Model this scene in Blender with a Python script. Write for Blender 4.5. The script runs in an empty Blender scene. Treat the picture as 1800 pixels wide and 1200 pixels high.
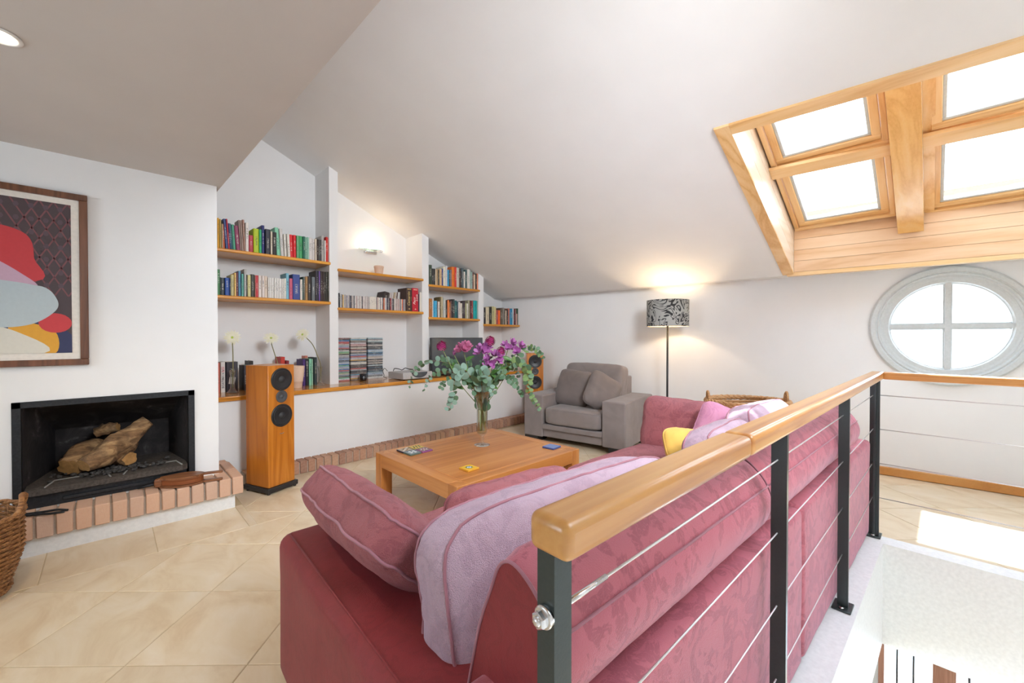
import bpy, bmesh, math, random
from math import sin, cos, pi, radians as R, sqrt
from mathutils import Vector, Matrix, noise

S = bpy.context.scene
COL = S.collection
# ---------------------------------------------------------------- camera
H = 1.25
cam_d = bpy.data.cameras.new('camera'); cam = bpy.data.objects.new('camera', cam_d); COL.objects.link(cam)
cam_d.sensor_width = 36; cam_d.lens = 724.0/1800*36
cam_d.clip_start = 0.02; cam_d.clip_end = 400
cam.location = (0, 0, H)
cam.rotation_euler = (R(90-0.65), 0, R(45.63-90))
S.camera = cam
# ---------------------------------------------------------------- world, sun, exposure
S.view_settings.view_transform = 'Standard'; S.view_settings.look = 'None'
S.view_settings.exposure = 0.93; S.view_settings.gamma = 1.0; S.view_settings.use_curve_mapping = False
W_ = bpy.data.worlds.new('sky'); S.world = W_; W_.use_nodes = True
bg = W_.node_tree.nodes['Background']; bg.inputs[0].default_value = (0.74, 0.87, 1.0, 1); bg.inputs[1].default_value = 4.6
sd = bpy.data.lights.new('sun', 'SUN'); sd.energy = 8.0; sd.angle = R(0.6); sd.color = (.84, .92, 1)
so = bpy.data.objects.new('sun', sd); COL.objects.link(so)
so.rotation_euler = Vector((-.25, 0.04, -1)).to_track_quat('-Z', 'Y').to_euler()

# unseen fill spot added above the camera to brighten the shelf wall
cd_ = bpy.data.lights.new('shelf_fill_spot', 'SPOT'); cd_.energy = 285; cd_.color = (.90, .95, 1); cd_.spot_size = R(90); cd_.spot_blend = .85; cd_.shadow_soft_size = .45
co_ = bpy.data.objects.new('shelf_fill_spot', cd_); COL.objects.link(co_); co_.location = (.9, -.8, 2.55)
co_.rotation_euler = (Vector((2.8, 4.4, .9))-co_.location).to_track_quat('-Z', 'Y').to_euler()

# ---------------------------------------------------------------- helpers
def tag(o, label=None, cat=None, group=None, kind=None):
    if label: o['label'] = label
    if cat: o['category'] = cat
    if group: o['group'] = group
    if kind: o['kind'] = kind
    return o

def thing(name, label, cat, loc=(0, 0, 0), rz=0.0, group=None):
    o = bpy.data.objects.new(name, None); COL.objects.link(o)
    o.empty_display_size = .05
    o.location = loc; o.rotation_euler = (0, 0, rz)
    return tag(o, label, cat, group)

class MB:
    """collects geometry for one mesh"""
    def __init__(s): s.v = []; s.f = []; s.m = []; s.sm = []
    def add(s, vs, fs, M=None, mi=0, smooth=False):
        b = len(s.v)
        for p in vs:
            p = Vector(p)
            s.v.append(M @ p if M is not None else p)
        for f in fs:
            s.f.append([b+i for i in f]); s.m.append(mi); s.sm.append(smooth)
    def box(s, lo, hi, M=None, mi=0):
        x0, y0, z0 = lo; x1, y1, z1 = hi
        s.add([(x0,y0,z0),(x1,y0,z0),(x1,y1,z0),(x0,y1,z0),(x0,y0,z1),(x1,y0,z1),(x1,y1,z1),(x0,y1,z1)],
              [(0,3,2,1),(4,5,6,7),(0,1,5,4),(1,2,6,5),(2,3,7,6),(3,0,4,7)], M, mi)
    def hexa(s, p, mi=0):
        s.add(p, [(0,3,2,1),(4,5,6,7),(0,1,5,4),(1,2,6,5),(2,3,7,6),(3,0,4,7)], None, mi)
    def rbox(s, lo, hi, r=.01, seg=2, M=None, mi=0, smooth=True):
        bm = bmesh.new(); bmesh.ops.create_cube(bm, size=1)
        for v in bm.verts:
            v.co = Vector([lo[i]+(v.co[i]+.5)*(hi[i]-lo[i]) for i in range(3)])
        bmesh.ops.bevel(bm, geom=bm.edges[:], offset=r, segments=seg, profile=.5, affect='EDGES')
        bm.verts.index_update()
        s.add([v.co.copy() for v in bm.verts], [[v.index for v in f.verts] for f in bm.faces], M, mi, smooth)
        if smooth:
            bm.normal_update(); k0 = len(s.sm)-len(bm.faces)
            for k, f in enumerate(bm.faces):
                if max(abs(f.normal.x), abs(f.normal.y), abs(f.normal.z)) > .9999: s.sm[k0+k] = False
        bm.free()
    def prism(s, poly, z0, z1, M=None, mi=0, smooth=False):
        n = len(poly)
        s.add([(x, y, z0) for x, y in poly]+[(x, y, z1) for x, y in poly],
              [list(range(n))[::-1], list(range(n, 2*n))]+[(i, (i+1) % n, n+(i+1) % n, n+i) for i in range(n)], M, mi, smooth)
    def lathe(s, prof, seg=24, M=None, mi=0, smooth=True, caps=True):
        n = len(prof); vs = []; fs = []
        for r, z in prof:
            for k in range(seg):
                a = 2*pi*k/seg; vs.append((r*cos(a), r*sin(a), z))
        for i in range(n-1):
            for k in range(seg):
                k2 = (k+1) % seg
                fs.append((i*seg+k, i*seg+k2, (i+1)*seg+k2, (i+1)*seg+k))
        if caps:
            if prof[0][0] > 1e-6: fs.append(list(range(seg))[::-1])
            if prof[-1][0] > 1e-6: fs.append([(n-1)*seg+k for k in range(seg)])
        s.add(vs, fs, M, mi, smooth)
    def tube(s, pts, r, seg=8, M=None, mi=0, closed=False):
        pts = [Vector(p) for p in pts]; n = len(pts)
        rr = r if isinstance(r, (list, tuple)) else [r]*n
        vs = []; fs = []; prev = None
        for i, p in enumerate(pts):
            if closed: t = pts[(i+1) % n]-pts[i-1]
            else: t = pts[min(i+1, n-1)]-pts[max(i-1, 0)]
            if t.length < 1e-9: t = Vector((0, 0, 1))
            t.normalize()
            if prev is None:
                a = Vector((0, 0, 1)) if abs(t.z) < .9 else Vector((1, 0, 0))
                e1 = t.cross(a).normalized()
            else:
                e1 = (prev - t*prev.dot(t)).normalized()
            prev = e1; e2 = t.cross(e1)
            for k in range(seg):
                a = 2*pi*k/seg; vs.append(p+(e1*cos(a)+e2*sin(a))*rr[i])
        m = n if closed else n-1
        for i in range(m):
            j = (i+1) % n
            for k in range(seg):
                k2 = (k+1) % seg
                fs.append((i*seg+k, i*seg+k2, j*seg+k2, j*seg+k))
        if not closed:
            fs.append(list(range(seg))[::-1]); fs.append([(n-1)*seg+k for k in range(seg)])
        s.add(vs, fs, M, mi, True)
    def ico(s, r, c=(0,0,0), sub=2, M=None, mi=0, sc=(1,1,1), jit=0, seed=0):
        bm = bmesh.new(); bmesh.ops.create_icosphere(bm, subdivisions=sub, radius=1)
        bm.verts.index_update(); vs = []
        for v in bm.verts:
            d = 1+jit*noise.noise(v.co*2.1+Vector((seed*3.7, seed, 0)))
            vs.append(Vector([v.co[i]*r*sc[i]*d+c[i] for i in range(3)]))
        s.add(vs, [[v.index for v in f.verts] for f in bm.faces], M, mi, True); bm.free()
    def build(s, name, mats, parent=None, loc=None, rz=None):
        me = bpy.data.meshes.new(name)
        me.from_pydata([tuple(v) for v in s.v], [], s.f)
        for m in (mats if isinstance(mats, (list, tuple)) else [mats]): me.materials.append(m)
        me.polygons.foreach_set('material_index', s.m)
        me.polygons.foreach_set('use_smooth', s.sm)
        me.update()
        o = bpy.data.objects.new(name, me); COL.objects.link(o)
        if parent: o.parent = parent
        if loc: o.location = loc
        if rz is not None: o.rotation_euler = (0, 0, rz)
        return o

def link_mesh(name, me, parent=None, loc=(0,0,0), rot=(0,0,0), sc=(1,1,1)):
    o = bpy.data.objects.new(name, me); COL.objects.link(o)
    if parent: o.parent = parent
    o.location = loc; o.rotation_euler = rot; o.scale = sc
    return o

def bez(pts, n=16):
    """Catmull-Rom through pts"""
    P = [Vector(p) for p in pts]; P = [P[0]*2-P[1]]+P+[P[-1]*2-P[-2]]
    out = []
    for i in range(1, len(P)-2):
        for k in range(n):
            t = k/n; a, b, c, d = P[i-1], P[i], P[i+1], P[i+2]
            out.append(.5*((2*b)+(c-a)*t+(2*a-5*b+4*c-d)*t*t+(3*b-a-3*c+d)*t**3))
    out.append(P[-2]); return out

def rotm(loc=(0,0,0), rx=0, ry=0, rz=0):
    return Matrix.Translation(loc) @ Matrix.Rotation(rz,4,'Z') @ Matrix.Rotation(ry,4,'Y') @ Matrix.Rotation(rx,4,'X')

# ---------------------------------------------------------------- materials
def srgb(h):
    if isinstance(h, str):
        c = [int(h[i:i+2], 16)/255 for i in (0, 2, 4)]
        return tuple(x/12.92 if x <= .04045 else ((x+.055)/1.055)**2.4 for x in c)
    return tuple(h)
class NM:
    def __init__(s, name):
        s.mat = bpy.data.materials.new(name); s.mat.use_nodes = True
        s.t = s.mat.node_tree; s.b = s.t.nodes['Principled BSDF']; s.out = s.t.nodes['Material Output']
    def n(s, typ, **kw):
        nd = s.t.nodes.new(typ)
        for k, v in kw.items():
            if k.startswith('i_'):
                key = k[2:]; nd.inputs[int(key) if key.isdigit() else key].default_value = v
            else: setattr(nd, k, v)
        return nd
    def l(s, a, b): s.t.links.new(a, b)
    def coord(s, kind='Object', scale=(1,1,1), rot=(0,0,0)):
        tc = s.n('ShaderNodeTexCoord'); mp = s.n('ShaderNodeMapping')
        mp.inputs['Scale'].default_value = scale; mp.inputs['Rotation'].default_value = rot
        s.l(tc.outputs[kind], mp.inputs[0]); return mp.outputs[0]
    def noise(s, vec, scale, detail=4, rough=.5, dist=0):
        nd = s.n('ShaderNodeTexNoise'); s.l(vec, nd.inputs['Vector'])
        nd.inputs['Scale'].default_value = scale; nd.inputs['Detail'].default_value = detail
        nd.inputs['Roughness'].default_value = rough; nd.inputs['Distortion'].default_value = dist
        return nd.outputs[0]
    def ramp(s, fac, stops, interp='LINEAR'):
        r = s.n('ShaderNodeValToRGB'); s.l(fac, r.inputs[0]); e = r.color_ramp.elements; r.color_ramp.interpolation = interp
        while len(e) < len(stops): e.new(.5)
        for k, (p, c) in enumerate(stops):
            e[k].position = p; c = srgb(c); e[k].color = (c[0], c[1], c[2], 1)
        return r.outputs[0]
    def bump(s, h, strength=.2, dist=.01):
        b = s.n('ShaderNodeBump'); b.inputs['Strength'].default_value = strength; b.inputs['Distance'].default_value = dist
        s.l(h, b.inputs['Height']); s.l(b.outputs[0], s.b.inputs['Normal']); return b
    def mixc(s, fac, a, b, mode='MIX'):
        m = s.n('ShaderNodeMix', data_type='RGBA', blend_type=mode)
        if isinstance(fac, (int, float)): m.inputs[0].default_value = fac
        else: s.l(fac, m.inputs[0])
        for v, idx in ((a, 6), (b, 7)):
            if isinstance(v, (tuple, list, str)):
                c = srgb(v); m.inputs[idx].default_value = (c[0], c[1], c[2], 1)
            else: s.l(v, m.inputs[idx])
        return m.outputs[2]
    def setc(s, c):
        if isinstance(c, (tuple, list, str)):
            c = srgb(c); s.b.inputs['Base Color'].default_value = (c[0], c[1], c[2], 1)
        else: s.l(c, s.b.inputs['Base Color'])
    def rough(s, v):
        if isinstance(v, (int, float)): s.b.inputs['Roughness'].default_value = v
        else: s.l(v, s.b.inputs['Roughness'])

def plain(name, c, rough=.5, metal=0, bump=0, bscale=60, var=.06, coat=0, sheen=0):
    m = NM(name); v = m.coord()
    nz = m.noise(v, bscale, 4)
    cc = srgb(c)
    m.setc(m.ramp(nz, [(.25, tuple(x*(1-var) for x in cc)), (.75, tuple(min(1, x*(1+var)) for x in cc))]))
    m.rough(rough); m.b.inputs['Metallic'].default_value = metal
    m.b.inputs['Coat Weight'].default_value = coat
    if sheen: m.b.inputs['Sheen Weight'].default_value = sheen; m.b.inputs['Sheen Roughness'].default_value = .4
    if bump: m.bump(nz, bump, .004)
    return m.mat

def wood(name, dark, mid, light, axis='X', scale=1.0, rough=.4, coat=.15, knots=False, ring=9):
    m = NM(name); st = {'X': (.06, 1, 1), 'Y': (1, .06, 1), 'Z': (1, 1, .06)}[axis]
    v = m.coord('Object', tuple(scale*x for x in st))
    oi = m.n('ShaderNodeObjectInfo'); add = m.n('ShaderNodeVectorMath', operation='ADD')
    sc = m.n('ShaderNodeVectorMath', operation='SCALE'); sc.inputs[3].default_value = 7
    cx = m.n('ShaderNodeCombineXYZ'); m.l(oi.outputs['Random'], cx.inputs[0]); m.l(oi.outputs['Random'], cx.inputs[1]); m.l(oi.outputs['Random'], cx.inputs[2])
    m.l(cx.outputs[0], sc.inputs[0]); m.l(v, add.inputs[0]); m.l(sc.outputs[0], add.inputs[1]); vv = add.outputs[0]
    big = m.noise(vv, ring, 3, .5, 1.2); fine = m.noise(vv, 90, 5, .6)
    w = m.n('ShaderNodeMath', operation='MULTIPLY'); m.l(big, w.inputs[0]); w.inputs[1].default_value = 9
    fr = m.n('ShaderNodeMath', operation='PINGPONG'); m.l(w.outputs[0], fr.inputs[0]); fr.inputs[1].default_value = 1
    mixf = m.n('ShaderNodeMath', operation='MULTIPLY_ADD'); m.l(fine, mixf.inputs[0]); mixf.inputs[1].default_value = .45
    sc2 = m.n('ShaderNodeMath', operation='MULTIPLY'); m.l(fr.outputs[0], sc2.inputs[0]); sc2.inputs[1].default_value = .55
    m.l(sc2.outputs[0], mixf.inputs[2])
    c = m.ramp(mixf.outputs[0], [(.05, dark), (.45, mid), (.85, light)])
    if knots:
        v2 = m.coord('Object', tuple({'X': (1.6, 6, 6), 'Y': (6, 1.6, 6), 'Z': (6, 6, 1.6)}[axis]))
        vo = m.n('ShaderNodeTexVoronoi'); m.l(v2, vo.inputs['Vector']); vo.inputs['Scale'].default_value = .9
        k = m.ramp(vo.outputs['Distance'], [(.05, (1,1,1)), (.11, (0,0,0))])
        c = m.mixc(k, c, tuple(x*.35 for x in srgb(dark)))
    m.setc(c); m.rough(rough); m.b.inputs['Coat Weight'].default_value = coat; m.b.inputs['Coat Roughness'].default_value = .25
    m.bump(fine, .06, .002)
    return m.mat

def plaster(name, c, bump=.05):
    m = NM(name); v = m.coord()
    a = m.noise(v, 3, 3); b = m.noise(v, 55, 5, .65)
    cc = srgb(c)
    m.setc(m.ramp(a, [(.3, tuple(x*.97 for x in cc)), (.7, cc)])); m.rough(.85)
    m.bump(b, bump, .004); return m.mat

def damask(name, base, motif, scale=9, sheen=.35, bump=.25):
    m = NM(name); v = m.coord()
    n1 = m.noise(v, scale, 2.5, .55, 2.6); n2 = m.noise(v, scale*2.3, 2, .5, 3.5)
    th = m.ramp(n1, [(.5, (0,0,0)), (.53, (1,1,1))])
    th2 = m.ramp(n2, [(.47, (1,1,1)), (.5, (0,0,0)), (.535, (1,1,1))])
    msk = m.n('ShaderNodeMath', operation='MULTIPLY'); m.l(th, msk.inputs[0]); m.l(th2, msk.inputs[1])
    wr = m.noise(v, 5, 3, .5, .6); cr = m.noise(v, 420, 2, .5)
    c = m.mixc(msk.outputs[0], base, motif)
    c = m.mixc(m.ramp(wr, [(.35, (0,0,0)), (.7, (.22,.22,.22))]), c, tuple(min(1, x*1.5+.03) for x in srgb(base)))
    m.setc(c); m.rough(.62)
    m.b.inputs['Sheen Weight'].default_value = sheen; m.b.inputs['Sheen Roughness'].default_value = .35
    m.b.inputs['Sheen Tint'].default_value = (.88, .82, 1, 1)
    wr2 = m.noise(m.coord('Object', (1, 2.2, 1)), 11, 3, .55, 1.4)
    h = m.n('ShaderNodeMath', operation='MULTIPLY_ADD'); m.l(wr2, h.inputs[0]); h.inputs[1].default_value = 1.0; m.l(cr, h.inputs[2])
    h2 = m.n('ShaderNodeMath', operation='MULTIPLY_ADD'); m.l(msk.outputs[0], h2.inputs[0]); h2.inputs[1].default_value = -.10; m.l(h.outputs[0], h2.inputs[2])
    m.bump(h2.outputs[0], bump, .018); return m.mat

def cloth(name, c, sheen=.2, weave=500, bump=.3):
    m = NM(name); v = m.coord(); a = m.noise(v, weave, 2); b = m.noise(v, 6, 3, .5, .5)
    cc = srgb(c)
    m.setc(m.ramp(b, [(.3, tuple(x*.88 for x in cc)), (.7, tuple(x*1.1 for x in cc))])); m.rough(.85)
    m.b.inputs['Sheen Weight'].default_value = sheen
    h = m.n('ShaderNodeMath', operation='MULTIPLY_ADD'); m.l(a, h.inputs[0]); h.inputs[1].default_value = .15; m.l(b, h.inputs[2])
    m.bump(h.outputs[0], bump, .01); return m.mat

def pane_mat(name, tint=(.96,.98,1), power=5, base=.035):
    m = NM(name); t = m.t
    tr = m.n('ShaderNodeBsdfTransparent'); tr.inputs[0].default_value = (*tint, 1)
    gl = m.n('ShaderNodeBsdfGlossy'); gl.inputs['Roughness'].default_value = .02
    lw = m.n('ShaderNodeLayerWeight'); pw = m.n('ShaderNodeMath', operation='POWER'); m.l(lw.outputs['Facing'], pw.inputs[0]); pw.inputs[1].default_value = power
    fr = m.n('ShaderNodeMath', operation='MULTIPLY_ADD'); m.l(pw.outputs[0], fr.inputs[0]); fr.inputs[1].default_value = .85; fr.inputs[2].default_value = base
    mx = m.n('ShaderNodeMixShader'); m.l(fr.outputs[0], mx.inputs[0]); m.l(tr.outputs[0], mx.inputs[1]); m.l(gl.outputs[0], mx.inputs[2])
    m.l(mx.outputs[0], m.out.inputs[0]); return m.mat
def glass_mat(name, c=(1,1,1), ior=1.45, rough=0):
    m = NM(name); m.setc(c); m.rough(rough); m.b.inputs['Transmission Weight'].default_value = 1; m.b.inputs['IOR'].default_value = ior
    return m.mat
def emit(name, c, s):
    m = NM(name); m.setc(c); m.b.inputs['Emission Color'].default_value = (*srgb(c), 1); m.b.inputs['Emission Strength'].default_value = s
    return m.mat

def soot_mat():
    m = NM('sooty firebox steel'); v = m.coord(); a = m.noise(v, 7, 5, .65, .8); b = m.noise(v, 30, 4, .6)
    m.setc(m.ramp(a, [(.45, (.012,.009,.009)), (.62, (.035,.028,.028)), (.75, (.16,.15,.145))])); m.rough(.8); m.bump(b, .25, .005); return m.mat
M = {}
M['wall'] = plaster('wall plaster', (.86,.855,.85))
M['ceil'] = plaster('ceiling plaster', (.87,.87,.87), .03)
M['soffit'] = plaster('shaded low ceiling plaster', (.66,.615,.585), .03)  # same paint as the ceiling, with the soffit's shade put into the colour
M['white'] = plain('white paint', (.86,.86,.85), .5, bump=.02)
M['frame_white'] = plain('pale grey window paint', (.60,.63,.63), .4)
M['mortar'] = plain('mortar', 'b8a898', .95, bump=.4, bscale=120)
M['grout'] = plain('tile grout', 'c9b490', .95, bump=.2, bscale=150)
def tile_mat():
    m = NM('cream floor tile'); v = m.coord('Object', (1, .55, 1)); oi = m.n('ShaderNodeObjectInfo')
    add = m.n('ShaderNodeVectorMath', operation='ADD'); cx = m.n('ShaderNodeCombineXYZ'); mu = m.n('ShaderNodeMath', operation='MULTIPLY')
    m.l(oi.outputs['Random'], mu.inputs[0]); mu.inputs[1].default_value = 40; m.l(mu.outputs[0], cx.inputs[0]); m.l(v, add.inputs[0]); m.l(cx.outputs[0], add.inputs[1])
    a = m.noise(add.outputs[0], 5.5, 5, .6, .8); b = m.noise(add.outputs[0], 40, 3)
    c = m.ramp(a, [(.3, 'd6bc98'), (.5, 'e4d0b0'), (.72, 'ecdcc4')])
    r = m.ramp(oi.outputs['Random'], [(0, (.94,.94,.94)), (1, (1,1,1))])
    c = m.mixc(1.0, c, r, 'MULTIPLY'); m.setc(c); m.rough(.32); m.bump(a, .06, .004)
    return m.mat
M['tile'] = tile_mat()
def brick_mat(name, stops):
    m = NM(name); v = m.coord(); oi = m.n('ShaderNodeObjectInfo'); a = m.noise(v, 45, 5, .6)
    c = m.ramp(oi.outputs['Random'], stops)
    c = m.mixc(m.ramp(a, [(.35, (0,0,0)), (.8, (.4,.4,.4))]), c, 'd8bda4'); m.setc(c); m.rough(.9); m.bump(a, .35, .006); return m.mat
M['brick'] = brick_mat('brick', [(0, '9a6f5c'), (.35, 'b58468'), (.7, 'a87f6c'), (1, 'c29878')])
M['hbrick'] = brick_mat('hearth brick', [(0, 'c8a48e'), (.35, 'd8ab8e'), (.7, 'caa894'), (1, 'dcb092')])
M['shelf'] = wood('orange shelf wood', 'c07a20', 'dc942c', 'e8a640', 'X', 1, .35, .35)
M['pine'] = wood('varnished pine', 'a05c26', 'c68844', 'd49c5a', 'X', 1, .30, .6, ring=5)
M['sky'] = wood('skylight frame pine', 'd49a58', 'ecc084', 'f2cd9a', 'X', 1, .35, .4, ring=3)
M['skyY'] = wood('skylight frame pine crosswise', 'd49a58', 'ecc084', 'f2cd9a', 'Y', 1, .35, .3, ring=3)
M['skirt'] = wood('skirting pine', 'bc7a38', 'cf9048', 'd89c56', 'X', .5, .35, .4, ring=1.5)
M['pineY'] = wood('varnished pine crosswise', 'bc7a36', 'd09450', 'dca866', 'Y', 1, .35, .3, ring=3)
M['plank'] = wood('skylight plank', 'd8a878', 'e8c096', 'eecba6', 'Y', .8, .45, .2, ring=3.5)
M['plankX'] = wood('skylight side plank', 'dcc2a4', 'e6d2ba', 'ecdcc8', 'X', .8, .3, .5, ring=3)  # paler than the other planks: glare on the side boards put into the colour
M['table'] = wood('honey table wood', 'a6642e', 'c07a3c', 'd08e50', 'X', .8, .34, .3, ring=4)
M['tableY'] = wood('honey table wood across', 'a6642e', 'c07a3c', 'd08e50', 'Y', .8, .34, .3, ring=4)
M['spk'] = wood('cherry veneer', 'a85a14', 'c4741e', 'd2842e', 'Z', 1, .3, .4, ring=6)
M['darkwood'] = wood('dark picture frame wood', '4a2c1c', '6a4028', '7c4e34', 'Z', 1, .4, .2)
M['black'] = plain('black plastic', (.018,.018,.02), .4)
M['rubber'] = plain('black driver cone', (.025,.025,.028), .55)
M['steel'] = plain('stainless steel', (.72,.72,.73), .22, 1, var=.02)
M['cable'] = plain('steel cable', (.75,.75,.76), .3, .9, bump=.3, bscale=400)
M['post'] = plain('dark green grey post paint', (.045,.058,.058), .3, .35, bump=.06, bscale=200)
M['iron'] = plain('black iron', (.03,.032,.036), .5, .6, bump=.3, bscale=80, var=.3)
M['soot'] = soot_mat()
M['ash'] = plain('ash covered iron', (.075,.06,.05), .85, .1, bump=.5, bscale=70, var=.5)
M['greycloth'] = cloth('brown grey upholstery', '887d7a')
M['greycloth2'] = cloth('brown grey cushion cloth', '7a6f6b')
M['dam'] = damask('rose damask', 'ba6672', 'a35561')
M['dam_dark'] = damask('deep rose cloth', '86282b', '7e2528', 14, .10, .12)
M['dam_light'] = damask('lilac rose damask', 'e6bece', 'd8aec0', 7, .5, .8)
M['dam_pill'] = damask('pink pillow damask', 'bc686c', 'ac5a60', 8, .16, .8)
M['dam_pale'] = damask('pale pink pillow damask', 'c884a0', 'bf7a98', 8, .4, .35)
M['yellow'] = cloth('yellow cloth', 'e4b455')
M['seam'] = cloth('dusty rose piping', 'a8707c')
M['pane'] = pane_mat('window glass')
M['glass'] = pane_mat('clear glass', (.95,.97,.96), 1.5, .07)
M['greenglass'] = glass_mat('green edged glass', (.55, .95, .8))
M['water'] = pane_mat('water', (.90,.92,.74), 4, .02)
M['clay'] = plain('pale terracotta', 'e2c4ac', .9, bump=.15, bscale=90)
M['charcoal'] = plain('charcoal', (.05,.045,.042), .9, bump=.5, bscale=60, var=.6)
M['screen'] = plain('dark glossy screen', (.06,.07,.08), .08, coat=.5)  # base lifted to grey-blue to carry the reflection on the glass
M['silver'] = plain('silver plastic', (.55,.54,.53), .4, .2)
M['paper'] = plain('book pages', 'e6dcc8', .9)
M['card'] = plain('white card', 'e9e2d8', .9)
M['leaf'] = plain('eucalyptus leaf', (.10,.19,.10), .55, var=.35, bscale=25)
M['leaf_b'] = plain('silvery eucalyptus leaf', (.20,.31,.235), .55, var=.25, bscale=25)
M['leaf_y'] = plain('yellow green eucalyptus leaf', (.18,.28,.10), .5, var=.3, bscale=25)
M['greenleaf'] = plain('fresh green leaf', (.10,.24,.05), .45, var=.3, bscale=20)
M['stem'] = plain('green stem', (.22,.28,.09), .6)
M['twig'] = plain('brown twig', (.22,.13,.07), .7)
M['magenta'] = plain('magenta petals', (.42,.035,.17), .6, var=.3, bscale=60)
M['violet'] = plain('violet petals', (.42,.13,.37), .55, var=.3, bscale=60)
M['ivory'] = plain('ivory petals', (.85,.82,.62), .6)
M['lime'] = plain('lime flower centre', (.45,.58,.08), .8, bump=.5, bscale=300)
M['wicker'] = wood('wicker', '5a341a', '8a5a30', 'b8844e', 'X', 5, .6, .1)
M['willow'] = wood('pale willow', '8a5c34', 'b88858', 'd8ac7c', 'X', 5, .6, .1)
def bark_mat():
    m = NM('split log'); v = m.coord('Object', (5, 22, 22), (0, R(-38), R(20))); a = m.noise(v, 1, 5, .65, .6); b = m.noise(m.coord(), 16, 3, .6)
    c = m.ramp(a, [(.3, '402c1e'), (.5, '94704c'), (.68, 'caa474')]); c = m.mixc(m.ramp(b, [(.45, (0,0,0)), (.65, (.6,.6,.6))]), c, '5a4432'); m.setc(c); m.rough(.92); m.bump(a, .8, .015); return m.mat
M['bark'] = bark_mat()
M['bellow'] = wood('bellows wood', '5a3018', '7c4a2a', '94603a', 'X', 2, .5, .2)
M['leather'] = plain('bellows leather', '8a4a22', .55, bump=.2)
def obj_colour(name, rough, marks=True, along='Z'):
    """cover colour comes from the object's own colour; printed title marks from noise"""
    m = NM(name); oi = m.n('ShaderNodeObjectInfo'); base = oi.outputs['Color']
    if not marks: m.setc(base); m.rough(rough); return m.mat
    tc = m.n('ShaderNodeTexCoord'); sx = m.n('ShaderNodeSeparateXYZ'); m.l(tc.outputs['Generated'], sx.inputs[0])
    ax = {'X': 0, 'Z': 2}[along]; other = {'X': 2, 'Z': 0}[along]
    def band(src, a, b):
        g = m.n('ShaderNodeMath', operation='GREATER_THAN'); m.l(src, g.inputs[0]); g.inputs[1].default_value = a
        q = m.n('ShaderNodeMath', operation='LESS_THAN'); m.l(src, q.inputs[0]); q.inputs[1].default_value = b
        x = m.n('ShaderNodeMath', operation='MULTIPLY'); m.l(g.outputs[0], x.inputs[0]); m.l(q.outputs[0], x.inputs[1]); return x.outputs[0]
    vec = m.coord('Object', (60, 60, 170) if along == 'Z' else (170, 60, 60))
    ad = m.n('ShaderNodeVectorMath', operation='ADD'); cx = m.n('ShaderNodeCombineXYZ'); mu = m.n('ShaderNodeMath', operation='MULTIPLY')
    m.l(oi.outputs['Random'], mu.inputs[0]); mu.inputs[1].default_value = 300; m.l(mu.outputs[0], cx.inputs[0]); m.l(cx.outputs[0], ad.inputs[1]); m.l(vec, ad.inputs[0])
    nz = m.noise(ad.outputs[0], 1, 1, .5); dots = m.n('ShaderNodeMath', operation='GREATER_THAN'); m.l(nz, dots.inputs[0]); dots.inputs[1].default_value = .52
    sh = m.n('ShaderNodeMath', operation='MULTIPLY_ADD'); m.l(oi.outputs['Random'], sh.inputs[0]); sh.inputs[1].default_value = .3; m.l(sx.outputs[ax], sh.inputs[2])
    k = m.n('ShaderNodeMath', operation='MULTIPLY'); m.l(band(sh.outputs[0], .48, .86), k.inputs[0]); m.l(band(sx.outputs[other], .32, .7), k.inputs[1])
    k2 = m.n('ShaderNodeMath', operation='MULTIPLY'); m.l(k.outputs[0], k2.inputs[0]); m.l(dots.outputs[0], k2.inputs[1])
    bw = m.n('ShaderNodeRGBToBW'); m.l(base, bw.inputs[0]); inv = m.n('ShaderNodeMath', operation='LESS_THAN'); m.l(bw.outputs[0], inv.inputs[0]); inv.inputs[1].default_value = .22
    ink = m.mixc(.35, m.mixc(inv.outputs[0], (.05,.05,.06), (.7,.66,.56)), base)
    c = m.mixc(k2.outputs[0], base, ink); m.setc(c); m.rough(rough); return m.mat
M['cover'] = obj_colour('book cover', .5)
M['case'] = obj_colour('disc case print', .3, True, 'X')
M['anycolour'] = obj_colour('painted print', .6, False)
def paint(c, name=None, rough=.55):
    key = 'paint'+str(c)
    if key not in M: M[key] = plain(name or 'print colour '+str(c), c, rough, var=.03)
    return M[key]
# ---------------------------------------------------------------- frames of reference of the building
TH = R(2.27)
WM = Matrix.Translation((0, 3.97, 0)) @ Matrix.Rotation(TH, 4, 'Z')          # shelf wall: x along, y into the wall
BA = math.atan2(-.9944, .1055)
BM = Matrix.Rotation(BA, 4, 'Z')                                             # far wall: x to the right, y into the wall
mx_, my_ = .9944, .1055
def tpos(x, y): return mx_*x+my_*y
def ceil_z(x, y): return 3.91-.425*tpos(x, y)
def SK(t, Y, off=0.0): return Vector(((t-my_*Y)/mx_, Y, 3.91-.425*t+off))
WT = 5.02                                                                    # far wall plane
CW, ZF = .40, 1.85                                                           # width/height of the flat strip at the eaves
def struct(name, mb, mats, parent=None):
    o = mb.build(name, mats, parent)
    if not parent: o['kind'] = 'structure'
    return o

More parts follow.
